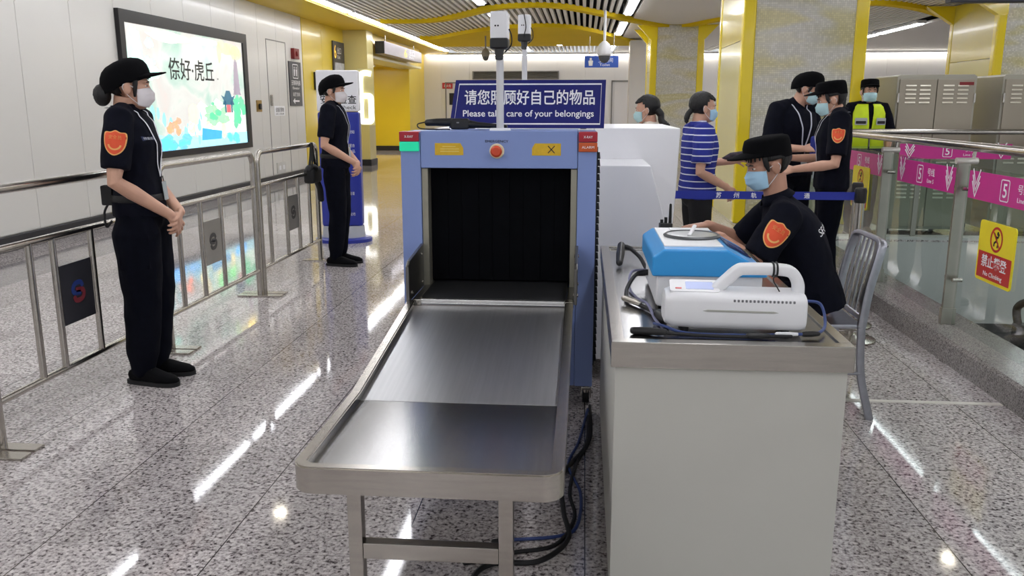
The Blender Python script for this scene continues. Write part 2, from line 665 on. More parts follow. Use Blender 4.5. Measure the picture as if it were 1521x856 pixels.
for x in range(-6, 17):
    box(b, (x * 1.0 + 0.004, 30, 0.12), (x + 0.996, 30.2, 3.18), 0.003, 1)
box(b, (-6, 30.02, 0), (18, 30.3, 3.2))
struct('wall_back', b, BWALL, 30)
b = bmesh.new()
box(b, (1.2, 24, 0), (1.72, 24.6, 3.16), 0.02)
struct('wall_white_pier', b, BWALL, 30)
b = bmesh.new()
for x in (-4.86, -3.84):
    box(b, (x, 29.96, 0), (x + 0.04, 30.0, 2.2))
box(b, (-4.86, 29.96, 2.18), (-3.80, 30.0, 2.22))
struct('door_2', b, MGREY, 30)
b = bmesh.new()
for x in (0.9, 1.9):
    box(b, (x, 29.96, 0), (x + 0.04, 30.0, 2.25))
box(b, (0.9, 29.96, 2.22), (1.94, 30.0, 2.27))
struct('door_3', b, MGREY, 30)
# service door in the left wall: thin seam frame, latch
b = bmesh.new()
for y in (15.30, 16.30):
    box(b, (-5.722, y, 0.16), (-5.714, y + 0.018, 2.6))
box(b, (-5.722, 15.30, 2.585), (-5.714, 16.318, 2.605))
d1 = struct('door_1', b, MGREY, 0)
b = bmesh.new()
box(b, (-5.715, 15.36, 1.42), (-5.68, 15.42, 1.62), 0.01)
obj('handle', b, STEEL_T, d1)

# ---------------------------------------------------------------- the setting: ceiling
b = bmesh.new()
box(b, (-9, -8, 3.62), (18, 30.3, 3.7))
struct('ceiling', b, PLEN, 0)
b = bmesh.new()
x = -4.42
while x < 0.62:
    if not (-2.02 < x < -1.74):
        box(b, (x, -8, 3.22), (x + 0.062, 30, 3.32))
    x += 0.128
x = 3.9
while x < 7.1:
    if not (4.16 < x < 4.44):
        box(b, (x, -8, 3.22), (x + 0.062, 30, 3.32))
    x += 0.128
struct('ceiling_slats', b, SLAT, 0)
b = bmesh.new()
box(b, (-5.72, -8, 3.2), (-4.75, 14.1, 3.26))
box(b, (0.98, -8, 3.21), (3.85, 30, 3.27), 0.01)
box(b, (7.55, -8, 3.21), (18, 30, 3.27), 0.01)
struct('ceiling_panels', b, CEILW, 30)
b = bmesh.new()
box(b, (-5.72, 14.1, 3.16), (-4.72, 30, 3.26))
struct('ceiling_soffit', b, SOFY, 30)
# wavy yellow edges that cross the ceiling
def wave(pts, z0, z1, w):
    P = smooth_path([(p[0], p[1], 0) for p in pts], 6)
    t = bmesh.new()
    rows = []
    for i, p in enumerate(P):
        d = (P[min(i + 1, len(P) - 1)] - P[max(i - 1, 0)]).normalized()
        nn = Vector((-d.y, d.x, 0)) * w
        q = p + nn
        rows.append([t.verts.new((p.x, p.y, z0)), t.verts.new((p.x, p.y, z1)), t.verts.new((q.x, q.y, z1)), t.verts.new((q.x, q.y, z0))])
    for A, B_ in zip(rows, rows[1:]):
        for k in range(4):
            t.faces.new((A[k], A[(k + 1) % 4], B_[(k + 1) % 4], B_[k]))
    t.faces.new(rows[0])
    t.faces.new(rows[-1][::-1])
    bmesh.ops.recalc_face_normals(t, faces=t.faces)
    return t
b = bmesh.new()
merge(b, wave([(-4.38, 18.5), (-3.87, 18.53), (-3.3, 18.4), (-2.74, 17.7), (-2.19, 16.8), (-1.81, 16.2), (-1.34, 15.85), (-0.85, 15.76), (-0.38, 16.02), (0.05, 16.7), (0.38, 17.35), (0.74, 18.06), (1.29, 19.12), (2.05, 20.1), (2.68, 18.64), (3.6, 16.8), (4.75, 16.03), (5.41, 16.08), (6.35, 17.03), (7.4, 18.48), (8.64, 19.74), (11, 20.4)], 3.15, 3.235, 0.2))
struct('ceiling_wave_near', b, WAVEY, 40)
b = bmesh.new()
near = smooth_path([(-4.38, 22.95, 0), (-3.91, 22.9, 0), (-2.97, 21.38, 0), (-2.01, 20.15, 0), (-1.21, 19.71, 0), (-0.46, 19.94, 0), (0.15, 21.06, 0), (0.87, 23.2, 0), (1.53, 25.0, 0), (1.9, 25.5, 0)], 5)
t = bmesh.new()
lo = [(t.verts.new((p.x, p.y, 3.14)), t.verts.new((p.x, p.y, 3.235)), t.verts.new((p.x, 25.9, 3.14)), t.verts.new((p.x, 25.9, 3.235))) for p in near]
for A, B_ in zip(lo, lo[1:]):
    for i, j in ((0, 1), (2, 0), (3, 2)):
        t.faces.new((A[i], A[j], B_[j], B_[i]))
bmesh.ops.recalc_face_normals(t, faces=t.faces)
merge(b, t)
struct('ceiling_wave_far', b, WAVEY, 40)

# ---------------------------------------------------------------- light strips on the ceiling (real lamps)
NEARW = [(-4.38, 18.5), (-3.3, 18.4), (-2.74, 17.7), (-2.19, 16.8), (-1.81, 16.2), (-1.34, 15.85), (-0.85, 15.76), (-0.38, 16.02), (0.38, 17.35), (0.74, 18.06), (1.29, 19.12), (2.05, 20.1), (2.68, 18.64), (3.6, 16.8), (4.75, 16.03), (5.41, 16.08), (6.35, 17.03), (7.4, 18.48), (8.64, 19.74)]
FARW = [(-4.38, 22.9), (-3.91, 22.9), (-2.97, 21.38), (-2.01, 20.15), (-1.21, 19.71), (-0.46, 19.94), (0.15, 21.06), (0.87, 23.2), (1.53, 25.0)]
def along(P, x):
    for (a, ya), (c, yc) in zip(P, P[1:]):
        if a <= x <= c:
            return ya + (yc - ya) * (x - a) / (c - a)
strip_spots = []
for x in (-4.66, -1.96, 0.72, 4.22, 7.22):
    cuts = [(-7.0, 28.8)]
    if x > -4:
        yn, yf = along(NEARW, x + 0.1), along(FARW, x + 0.1)
        cuts = [(-7.0, yn - 0.45), (yn + 0.95, (yf - 0.35) if yf else 28.8)] + ([(26.0, 28.8)] if yf else [])
    if x > 7:
        cuts = [(-7.0, 14.7), (20.0, 28.8)]
    for a, c in cuts:
        n = max(1, round((c - a) / 3.05))
        for k in range(n):
            strip_spots.append((x, a + (c - a) * k / n, (c - a) / n / 3.05))
side_word = {-4.66: 'along the yellow soffit beside the left wall', -1.96: 'in the left slatted field', 0.72: 'beside the white column ceiling', 4.22: 'in the right slatted field', 7.22: 'at the far edge of the right slatted field'}
first = None
for x, y, k in strip_spots:
    if first is None:
        root = thing('strip_light', '', 'ceiling light')
        b = bmesh.new()
        box(b, (0, 0, 0.02), (0.2, 2.85, 0.09), 0.006)
        for yy in (0.4, 2.4):
            cyl(b, (0.1, yy, 0.085), (0.1, yy, 0.453), 0.008)
        obj('housing', b, WHITE, root)
        b = bmesh.new()
        box(b, (0.04, 0.03, -0.004), (0.16, 2.82, 0.022), 0.004)
        obj('diffuser', b, STRIP, root)
        first = o = root
    else:
        o = copy_tree(first)
    o.location = (x, y, 3.17)
    o.scale = (1, k, 1)
    o['label'] = 'long white ceiling light strip ' + side_word[x]
    o['group'] = 'ceiling strips ' + side_word[x]
first = None
for i, (x, y) in enumerate(((-3.44, 8.79), (3.87, 8.37), (-0.75, 25.2))):
    if first is None:
        root = thing('downlight', '', 'ceiling light')
        b = bmesh.new()
        lathe(b, [(0.085, 0.0), (0.095, 0.004), (0.095, 0.014), (0.07, 0.02)])
        obj('trim_ring', b, WHITE, root)
        b = bmesh.new()
        lathe(b, [(0.075, -0.003), (0.075, 0.006)])
        obj('lens', b, mat('downlight_lens', 'fff6e0', 0.4, emit=25), root)
        first = o = root
    else:
        o = copy_tree(first)
    o.location = (x, y, 3.2 if i < 1 else 3.19 if i < 2 else 3.12)
    o['label'] = ('round downlight over the left barrier aisle', 'round downlight over the glass balustrade', 'small round downlight under the far yellow ceiling wave')[i]
# glowing cove at the head of the back wall
t = thing('cove_light', 'long glowing cove light along the top of the back wall', 'ceiling light', (0, 29.9, 3.1))
b = bmesh.new()
box(b, (-5.5, -0.06, 0.03), (16, 0.0, 0.10))
obj('housing', b, WHITE, t)
b = bmesh.new()
box(b, (-5.5, -0.05, 0.0), (16, -0.005, 0.03))
obj('diffuser', b, mat('cove_strip', 'fffaf0', 0.5, emit=10), t)

# ---------------------------------------------------------------- columns
def mosaic_material():
    m = bpy.data.materials.new('glass_mosaic_tiles')
    m.use_nodes = True
    nt = m.node_tree
    b = nt.nodes['Principled BSDF']
    tc = node(nt, 'ShaderNodeTexCoord')
    mp = node(nt, 'ShaderNodeMapping')
    nt.links.new(tc.outputs['Object'], mp.inputs[0])
    mp.inputs['Scale'].default_value = (0.4, 0.4, 1.5)
    n = node(nt, 'ShaderNodeTexNoise')
    n.inputs['Scale'].default_value = 1.5
    n.inputs['Detail'].default_value = 2
    n.inputs['Distortion'].default_value = 0.35
    nt.links.new(mp.outputs[0], n.inputs['Vector'])
    r = node(nt, 'ShaderNodeValToRGB')
    e = r.color_ramp.elements
    e[0].position, e[0].color = 0.3, lin('d6cfa6')
    e[1].position, e[1].color = 0.75, lin('ddd4a6')
    for p, c in ((0.40, 'cbc394'), (0.48, 'd0cdc0'), (0.57, 'd6d3cc'), (0.66, 'd0c79a')):
        k = e.new(p)
        k.color = lin(c)
    nt.links.new(n.outputs['Fac'], r.inputs[0])
    xyz = node(nt, 'ShaderNodeSeparateXYZ')
    nt.links.new(tc.outputs['Object'], xyz.inputs[0])
    P = 0.024
    gx = math_node(nt, 'DIVIDE', math_node(nt, 'ADD', xyz.outputs[0], math_node(nt, 'ADD', xyz.outputs[1], 50.0)), P)
    gz = math_node(nt, 'DIVIDE', xyz.outputs[2], P)
    wn = node(nt, 'ShaderNodeTexWhiteNoise', noise_dimensions='2D')
    cv = node(nt, 'ShaderNodeCombineXYZ')
    nt.links.new(math_node(nt, 'FLOOR', gx), cv.inputs[0])
    nt.links.new(math_node(nt, 'FLOOR', gz), cv.inputs[1])
    nt.links.new(cv.outputs[0], wn.inputs['Vector'])
    hs = node(nt, 'ShaderNodeHueSaturation')
    nt.links.new(r.outputs[0], hs.inputs['Color'])
    nt.links.new(math_node(nt, 'ADD', math_node(nt, 'MULTIPLY', wn.outputs['Value'], 0.18), 0.86), hs.inputs['Value'])
    fx = math_node(nt, 'ABSOLUTE', math_node(nt, 'SUBTRACT', math_node(nt, 'FRACT', gx), 0.5))
    fz = math_node(nt, 'ABSOLUTE', math_node(nt, 'SUBTRACT', math_node(nt, 'FRACT', gz), 0.5))
    gr = math_node(nt, 'GREATER_THAN', math_node(nt, 'MAXIMUM', fx, fz), 0.44)
    nt.links.new(mixc(nt, math_node(nt, 'MULTIPLY', gr, 0.55), hs.outputs[0], lin('8d876a')), b.inputs['Base Color'])
    nt.links.new(math_node(nt, 'ADD', math_node(nt, 'MULTIPLY', wn.outputs['Value'], 0.2), 0.12), b.inputs['Roughness'])
    return m
MOSAIC = mosaic_material()
SIDEP = mat('pale_glossy_column_panel', 'd8cd84', 0.2, 0, 0.03, 1, coat=0.3)


def column(x0, x1, y0, y1, flare, label, n):
    b = bmesh.new()
    tw = 0.15
    box(b, (x0 + tw, y0 + 0.02, 0), (x1 - tw, y1 - 0.02, 3.2))
    c = thing('column_%d' % n, None, None)
    obj('mosaic_face', b, MOSAIC, c)
    b = bmesh.new()
    box(b, (x1 - 0.05, y0 + tw, 0), (x1 - 0.012, y1 - tw, 3.2))
    obj('side_panel', b, SIDEP, c)
    for za, zb, mm in ((0, 2.19, SIDEP), (2.196, 3.2, mat('olive_yellow_column_panel', 'c8b43c', 0.22, 0, 0.03, 1, coat=0.3))):
        b = bmesh.new()
        box(b, (x0 + 0.012, y0 + tw, za), (x0 + 0.05, y1 - tw, zb), 0.004)
        obj('side_panel', b, mm, c)
    for sx in (0, 1):
        for sy in (0, 1):
            b = bmesh.new()
            xa, xb = (x0, x0 + tw) if sx == 0 else (x1 - tw, x1)
            ya, yb = (y0, y0 + tw) if sy == 0 else (y1 - tw, y1)
            box(b, (xa, ya, 0), (xb, yb, 2.9 if flare else 3.2), 0.03, 3)
            if flare:
                dx = -flare if sx == 0 else flare
                prism(b, [(xa, 2.88), (xb, 2.88), (xb + (dx if sx else 0), 3.2), (xa + (dx if not sx else 0), 3.2)], 'y', ya, yb)
            obj('corner_trim', b, YEL, c)
    c['kind'] = 'structure'
    return c
column(1.85, 3.29, 10.6, 12.45, 0, '', 1)
column(1.46, 2.66, 20, 21.4, 0.3, '', 2)
column(6.69, 8.1, 15, 16.9, 0.5, '', 3)

# added glowing panel that brightens the yellow wall inside the exit passage
t = thing('passage_fill_light', 'added fill light panel brightening the yellow exit passage', 'ceiling light', (-6.9, 24.3, 2.575))
b = bmesh.new()
box(b, (-0.6, -1.6, 0.0), (0.6, 1.6, 0.04), 0.006)
obj('housing', b, WHITE, t)
b = bmesh.new()
box(b, (-0.55, -1.55, -0.006), (0.55, 1.55, 0.002), 0.002)
obj('diffuser', b, mat('passage_fill_glow', 'fffaf0', 0.5, emit=4), t)
# ---------------------------------------------------------------- X-ray baggage scanner
GREENL = mat('green_lamp', '10b083', 0.4, emit=0.55)
xr = thing('baggage_scanner', 'blue grey and white baggage X-ray scanner with black curtain tunnel behind the steel roller tray', 'scanner', (-0.39, 3.85, 0))
def W(b, lo, hi, *a, **k):                # world coordinates to scanner-local
    box(b, (lo[0] + 0.39, lo[1] - 3.85, lo[2]), (hi[0] + 0.39, hi[1] - 3.85, hi[2]), *a, **k)
def L3(p):
    return (p[0] + 0.39, p[1] - 3.85, p[2])
OX0, OX1, OZ0, OZ1 = -0.743, -0.027, 0.60, 1.150
b = bmesh.new()
W(b, (-0.836, 3.85, 0.12), (OX0, 4.2, 1.312), 0.006)
obj('front_column', b, BLUE_M, xr)
b = bmesh.new()
W(b, (OX1, 3.85, 0.12), (0.058, 4.2, 1.312), 0.006)
obj('front_column', b, BLUE_M, xr)
b = bmesh.new()
W(b, (OX0 + 0.001, 3.845, OZ1), (OX1 - 0.001, 4.2, 1.318), 0.006)
obj('front_header', b, BLUE_M, xr)
b = bmesh.new()
W(b, (OX0 + 0.001, 3.86, 0.12), (OX1 - 0.001, 4.2, 0.585), 0.004)
obj('front_skirt', b, BLUE_M, xr)
for x0, x1 in ((OX0 + 0.001, -0.713), (-0.057, OX1 - 0.001)):
    b = bmesh.new()
    W(b, (x0, 3.86, 0.585), (x1, 4.6, OZ1 - 0.002), 0.002, 1)
    obj('tunnel_lining', b, mat('tunnel_lining_steel', '9b9788', 0.4, 0.6, 0.05), xr)
b = bmesh.new()
n = 9
for k in range(n):
    x0 = -0.711 + k * 0.652 / n
    W(b, (x0, 3.93 + 0.006 * (k % 2), 0.615), (x0 + 0.652 / n + 0.006, 3.936 + 0.006 * (k % 2), 1.148), 0.001, 1)
obj('lead_curtain', b, CURT, xr)
b = bmesh.new()
W(b, (-0.712, 3.95, 1.12), (-0.058, 5.6, 1.149))
W(b, (-0.712, 5.55, 0.62), (-0.058, 5.6, 1.12))
obj('tunnel_roof', b, CURT, xr)
b = bmesh.new()
W(b, (-0.705, 3.56, 0.585), (-0.065, 5.5, 0.607), 0.008, 3)
obj('conveyor_belt', b, BLACKR, xr)
# main body: white housing, wider on the right, with the sloping generator cover
b = bmesh.new()
W(b, (-0.82, 4.2, 0.12), (0.052, 5.95, 1.308), 0.008)
obj('main_body', b, WHITE, xr)
b = bmesh.new()
prism(b, [L3((0.054, 0, 0))[0:1] + (0.12,), L3((0.53, 0, 0))[0:1] + (0.12,), L3((0.43, 0, 0))[0:1] + (0.80,), L3((0.335, 0, 0))[0:1] + (1.135,), L3((0.054, 0, 0))[0:1] + (1.135,)], 'y', 4.3 - 3.85, 4.85 - 3.85, 0.008)
obj('generator_cover', b, WHITE, xr)
b = bmesh.new()
prism(b, [(0.445, 0.12), (0.87, 0.12), (0.915, 1.0), (0.925, 1.306), (0.445, 1.306)], 'y', 4.852 - 3.85, 5.95 - 3.85, 0.008)
obj('rear_housing', b, WHITE, xr)
b = bmesh.new()
for k in range(30):
    z = 0.2 + k * 0.034
    tube(b, [L3((0.068, 4.02, z)), L3((0.068, 4.02, z + 0.03))], [(0.010, 0.010), (0.007, 0.007)], n=8)
W(b, (0.058, 4.0, 0.18), (0.066, 4.04, 1.24))
obj('side_seal', b, BLACKR, xr)
# steel guard wings at the belt's mouth
for x0, x1 in ((-0.752, -0.738), (-0.032, -0.018)):
    b = bmesh.new()
    prism(b, [(3.50 - 3.85, 0.60), (3.849 - 3.85, 0.60), (3.849 - 3.85, 0.80), (3.53 - 3.85, 0.775), (3.50 - 3.85, 0.755)], 'x', x0 + 0.39, x1 + 0.39, 0.003)
    g = obj('guard_wing', b, mat('dark_guard_steel', '6f6d6a', 0.3, 0.9, 0.08), xr)
    b = bmesh.new()
    for y, z in ((3.80, 0.76), (3.80, 0.63), (3.56, 0.63)):
        cyl(b, L3(((x0 + x1) / 2 - 0.011, y, z)), L3(((x0 + x1) / 2 + 0.011, y, z)), 0.008, 10)
    obj('bolt', b, STEEL_T, g)
b = bmesh.new()
cyl(b, L3((-0.72, 3.53, 0.592)), L3((-0.05, 3.53, 0.592)), 0.014, 16)
W(b, (-0.70, 3.512, 0.596), (-0.07, 3.534, 0.612), 0.004)
rl = obj('front_roller', b, mat('bright_roller', 'dcdad8', 0.2, 0.9, 0.03), xr)
b = bmesh.new()
for x in (-0.725, -0.068):
    W(b, (x, 3.505, 0.575), (x + 0.035, 3.56, 0.612), 0.004)
obj('bracket', b, STEEL_T, rl)
for x0, x1 in ((-0.737, -0.706), (-0.064, -0.033)):
    b = bmesh.new()
    W(b, (x0, 3.50, 0.586), (x1, 3.858, 0.602), 0.003)
    obj('belt_edge_cover', b, mat('dark_guard_steel', '6f6d6a'), xr)
# lamps, button, stickers
for x0, x1, low, lm, words_ in ((-0.838, -0.748, 'green', GREENL, ''), (-0.024, 0.060, 'orange', mat('orange_lamp', 'c8561c', 0.4, 0, 0.03), 'ALARM')):
    b = bmesh.new()
    W(b, (x0, 3.836, 1.270), (x1, 3.93, 1.314), 0.004)
    lamp = obj('warning_lamp', b, mat('red_lamp', 'a8142a', 0.35, 0, 0.03), xr)
    text('lettering', 'X-RAY', MXZ(*L3(((x0 + x1) / 2, 3.8345, 1.292))), 0.040, 0.011, PRINTW, lamp)
    b = bmesh.new()
    W(b, (x0, 3.836, 1.226), (x1, 3.93, 1.268), 0.005)
    lamp = obj('status_lamp', b, lm, xr)
    if words_:
        text('lettering', words_, MXZ(*L3(((x0 + x1) / 2, 3.8345, 1.247))), 0.055, 0.011, PRINTW, lamp)
b = bmesh.new()
tube(b, [L3((-0.392, 3.844, 1.228)), L3((-0.392, 3.836, 1.228))], [(0.034, 0.034), (0.03, 0.03)], n=28)
eb = obj('emergency_button', b, mat('cream_ring', 'ecdcb8', 0.4), xr)
b = bmesh.new()
tube(b, [L3((-0.392, 3.838, 1.228)), L3((-0.392, 3.815, 1.228)), L3((-0.392, 3.808, 1.228))], [(0.020, 0.020), (0.026, 0.026), (0.018, 0.018)], n=24)
obj('push_knob', b, mat('orange_red_knob', 'd24a28', 0.35), eb)
text('lettering', 'EMERGENCY', MXZ(*L3((-0.392, 3.8445, 1.272))), 0.105, 0.011, PRINTK, xr)
for cx, fl in ((-0.61, 1), (-0.168, -1)):
    M = MXZ(*L3((cx, 3.8445, 1.236)))
    b = bmesh.new()
    w, h = 0.065, 0.027
    poly = [(-w * fl, -h), (w * fl, -h), (w * fl, h * 0.2), (w * 0.8 * fl, h), (-w * fl, h)]
    flat(b, M, poly if fl > 0 else poly[::-1], 0.0003, 0.0006)
    st = obj('warning_sticker', b, mat('yellow_sticker', 'd9b01e', 0.45, 0, 0.06, 60), xr)
    if fl < 0:
        b = bmesh.new()
        M2 = MXZ(*L3((cx + 0.022, 3.8445, 1.236)))
        ribbon(b, M2, [(-0.015, -0.016), (0.015, 0.016)], 0.004, 0.0012)
        ribbon(b, M2, [(-0.015, 0.016), (0.015, -0.016)], 0.004, 0.0013)
        obj('cross_mark', b, PRINTK, st)
    else:
        b = bmesh.new()
        for k, (a, c) in enumerate(((-0.03, 0.03), (-0.04, 0.045), (-0.04, 0.045))):
            ribbon(b, M, [(a, 0.012 - 0.011 * k), (c, 0.012 - 0.011 * k)], 0.003, 0.0011)
        obj('print_lines', b, mat('pale_yellow_print', 'e8d27a', 0.5), st)
# castors
for x in (-0.76, 0.03):
    for y in (3.95, 5.8):
        b = bmesh.new()
        cyl(b, L3((x, y, 0.06)), L3((x, y, 0.125)), 0.015)
        W(b, (x - 0.025, y - 0.02, 0.075), (x + 0.025, y + 0.04, 0.09), 0.003)
        for s in (-0.022, 0.022):
            W(b, (x + s - 0.003, y, 0.03), (x + s + 0.003, y + 0.04, 0.08), 0.001)
        cs = obj('castor', b, STEEL_T, xr)
        b = bmesh.new()
        tube(b, [L3((x - 0.016, y + 0.02, 0.038)), L3((x + 0.016, y + 0.02, 0.038))], [(0.038, 0.038), (0.038, 0.038)], n=24)
        obj('wheel', b, BLACKR, cs)

# ---------------------------------------------------------------- steel roller tray (exit table)
tr = thing('exit_tray', 'brushed stainless steel tray with raised rim sloping down from the scanner mouth', 'tray table', (-0.39, 2.5, 0))
def T3(x, y, z):
    return (x + 0.39, y - 2.5, z)
ZF, ZH, YF, YH, YR = 0.485, 0.485, 1.985, 2.58, 3.50
def sheet(y0, z0, y1, z1, x0=-0.72, x1=-0.062, th=0.004):
    b = bmesh.new()
    prism(b, [(y0 - 2.5, z0), (y1 - 2.5, z1), (y1 - 2.5, z1 - th), (y0 - 2.5, z0 - th)], 'x', x0 + 0.39, x1 + 0.39)
    return b
obj('flat_sheet', sheet(YF + 0.02, ZF, YH, ZH), STEEL_P, tr)
obj('sloping_sheet', sheet(YH - 0.002, ZH + 0.001, YR, 0.586), SLOPE_S, tr)
b = bmesh.new()                                   # rim: side rails and front apron with rounded corners
path = [(-0.747, YR, 0.60), (-0.747, YH, 0.515), (-0.747, YF + 0.06, 0.515)]
rl_, rr_, rad = -0.747, -0.035, 0.055
corner = []
for a in range(180, 271, 15):
    corner.append((rl_ + rad + rad * math.cos(R(a)), YF + rad + rad * math.sin(R(a)), 0.515))
for a in range(270, 361, 15):
    corner.append((rr_ - rad + rad * math.cos(R(a)), YF + rad + rad * math.sin(R(a)), 0.515))
pts = [(rl_, YR, 0.612), (rl_, YH, 0.515)] + corner + [(rr_, YH, 0.515), (rr_, YR, 0.612)]
# section: 34 mm wide, 72 mm tall, swept in plan
t = bmesh.new()
P = [Vector(T3(*p)) for p in pts]
rows = []
for i, p in enumerate(P):
    a = P[max(0, i - 1)]
    c = P[min(len(P) - 1, i + 1)]
    d = Vector(((c - a).x, (c - a).y, 0)).normalized()
    nn = Vector((-d.y, d.x, 0))               # points into the tray (path runs anticlockwise)
    h = 0.075 if 0 < i < len(P) - 1 else 0.05
    rows.append([t.verts.new(p), t.verts.new(p + nn * 0.034), t.verts.new(p + nn * 0.034 - Vector((0, 0, h * 0.5))), t.verts.new(p + nn * 0.004 - Vector((0, 0, h))), t.verts.new(p - Vector((0, 0, h)))])
for A, B_ in zip(rows, rows[1:]):
    for k in range(5):
        t.faces.new((A[k], A[(k + 1) % 5], B_[(k + 1) % 5], B_[k]))
t.faces.new(rows[0])
t.faces.new(rows[-1][::-1])
bmesh.ops.recalc_face_normals(t, faces=t.faces)
bmesh.ops.bevel(t, geom=[e for e in t.edges if len(e.link_faces) == 2 and e.calc_face_angle(0) > 1.0], offset=0.004, segments=2, affect='EDGES')
merge(b, t)
obj('rim', b, STEEL, tr, 40)
for x in (-0.607, -0.192):
    for y in (2.10,):
        b = bmesh.new()
        box(b, T3(x - 0.02, y - 0.02, 0.0), T3(x + 0.02, y + 0.02, ZF - 0.004), 0.004)
        lg = obj('leg', b, STEEL, tr)
        b = bmesh.new()
        box(b, T3(x - 0.024, y - 0.024, 0.0), T3(x + 0.024, y + 0.024, 0.02), 0.003)
        obj('rubber_foot', b, BLACKR, lg)
for y in (2.10,):
    b = bmesh.new()
    box(b, T3(-0.587, y - 0.018, 0.205), T3(-0.212, y + 0.018, 0.252), 0.003)
    obj('cross_rail', b, STEEL, tr)
b = bmesh.new()
for y in (2.10, 2.60):
    box(b, T3(-0.71, y - 0.015, ZF - 0.03), T3(-0.07, y + 0.015, ZF - 0.004), 0.003)
box(b, T3(-0.71, 3.46, 0.55), T3(-0.07, 3.49, 0.58), 0.003)
obj('under_frame', b, STEEL, tr)

# ---------------------------------------------------------------- things on the scanner
sg = thing('courtesy_sign', 'deep blue sign in Chinese and English about belongings, standing on the scanner', 'sign', (-0.29, 4.33, 1.318))
sg.rotation_euler = (R(-5), 0, 0)
b = bmesh.new()
flat(b, MXZ(0, 0, 0.119), [(-0.395, -0.119), (0.388, -0.119), (0.394, 0.119), (-0.360, 0.119)], -0.012, 0.012)
obj('panel', b, SIGNB, sg, 20)
b = bmesh.new()
P4 = [(-0.370, -0.098), (0.367, -0.098), (0.372, 0.098), (-0.342, 0.098)]
ribbon(b, MXZ(0, 0, 0.119), P4, 0.007, 0.0004, closed=True)
obj('border', b, PRINTW, sg, 0)
text('lettering', '请您照顾好自己的物品', MXZ(0.012, -0.0006, 0.152), 0.655, 0.075, PRINTW, sg, bold=0.012)
text('lettering', 'Please take care of your belongings', MXZ(0.006, -0.0006, 0.068), 0.66, 0.042, PRINTW, sg, bold=0.01)
b = bmesh.new()
box(b, (-0.30, 0.012, 0.0), (-0.27, 0.075, 0.006))
box(b, (0.27, 0.012, 0.0), (0.30, 0.075, 0.006))
prism(b, [(0.013, 0.0), (0.075, 0.0), (0.013, 0.16)], 'x', -0.288, -0.282)
prism(b, [(0.013, 0.0), (0.075, 0.0), (0.013, 0.16)], 'x', 0.282, 0.288)
obj('rear_stand', b, MGREY, sg)

def camera_post(x, y, z0, zb, h, label, back):
    t = thing('camera_post', label, 'camera', (x, y, z0))
    b = bmesh.new()
    tube(b, [(0, 0, 0), (0, 0, 0.01)], [(0.05, 0.05), (0.045, 0.045)], n=24)
    obj('base_flange', b, WHITE_P, t)
    b = bmesh.new()
    cyl(b, (0, 0, 0.008), (0, 0, zb - z0 + 0.05), 0.017, 16)
    obj('pole', b, mat('pale_grey_pole', 'cfcfd2', 0.35, 0.2, 0.02), t)
    z = zb - z0
    b = bmesh.new()
    box(b, (-0.039, -0.055, z + 0.055), (0.039, 0.055, z + h), 0.009, 3)
    hd = obj('camera_body', b, WHITE_P, t)
    b = bmesh.new()
    box(b, (-0.041, -0.057, z + 0.012), (0.041, 0.057, z + 0.06), 0.012, 3)
    obj('lower_cover', b, BLACK, hd)
    b = bmesh.new()
    tube(b, [(-0.0, -0.02, z + 0.03), (0.0, -0.035, z - 0.01), (0.0, -0.042, z - 0.032)], [(0.024, 0.024), (0.02, 0.02), (0.017, 0.017)], n=20)
    obj('lens', b, BLACK, hd)
    b = bmesh.new()
    tube(b, smooth_path([(0.041, 0, z + 0.1), (0.052, 0, z + 0.07), (0.05, 0, z + 0.03), (0.02, 0.02, z + 0.0)], 5), 0.003, n=8)
    if back:
        tube(b, smooth_path([(0.0, -0.06, z + h), (0.012, -0.062, z + 0.1), (0.0, -0.06, z + 0.04), (0.01, -0.02, z + 0.0)], 5), 0.003, n=8)
    obj('cable', b, BLACKR, hd)
    b = bmesh.new()
    for q in range(2):
        cyl(b, (-0.003 - 0.012 * q, -0.0545, z + 0.11), (-0.003 - 0.012 * q, -0.0565, z + 0.11), 0.004, 10)
    obj('indicator', b, PRINTK, hd)
    return t
camera_post(-0.385, 3.93, 1.318, 1.665, 0.172, 'white box camera on a slim pole at the front edge of the scanner', False)
camera_post(-0.39, 5.6, 1.3085, 1.815, 0.175, 'white box camera on a pole at the far end of the scanner', True)

wd = thing('metal_detector_wand', 'black handheld metal detector wand lying on top of the scanner', 'metal detector', (-0.60, 4.03, 1.318), R(4))
b = bmesh.new()
tube(b, [(-0.14, 0, 0.032), (-0.10, 0, 0.034), (-0.02, 0, 0.034)], [(0.013, 0.016), (0.016, 0.018), (0.017, 0.02)], n=14, rnd=True)
obj('grip', b, BLACK, wd)
b = bmesh.new()
box(b, (-0.03, -0.026, 0.002), (0.06, 0.026, 0.052), 0.012, 3)
tube(b, [(0.05, 0, 0.026), (0.10, 0, 0.022), (0.23, 0, 0.014)], [(0.024, 0.02), (0.03, 0.014), (0.028, 0.010)], ref=(0, 1, 0), n=16, rnd=True)
obj('paddle', b, BLACK, wd)
b = bmesh.new()
tube(b, smooth_path([(-0.15, 0, 0.035), (-0.185, -0.01, 0.025), (-0.17, -0.03, 0.006), (-0.10, -0.04, 0.003), (-0.03, -0.035, 0.003)], 6), 0.003, n=8)
obj('wrist_cord', b, BLACKR, wd)
b = bmesh.new()
box(b, (0.0, -0.0275, 0.03), (0.012, -0.026, 0.036))
obj('switch', b, MGREY, wd)

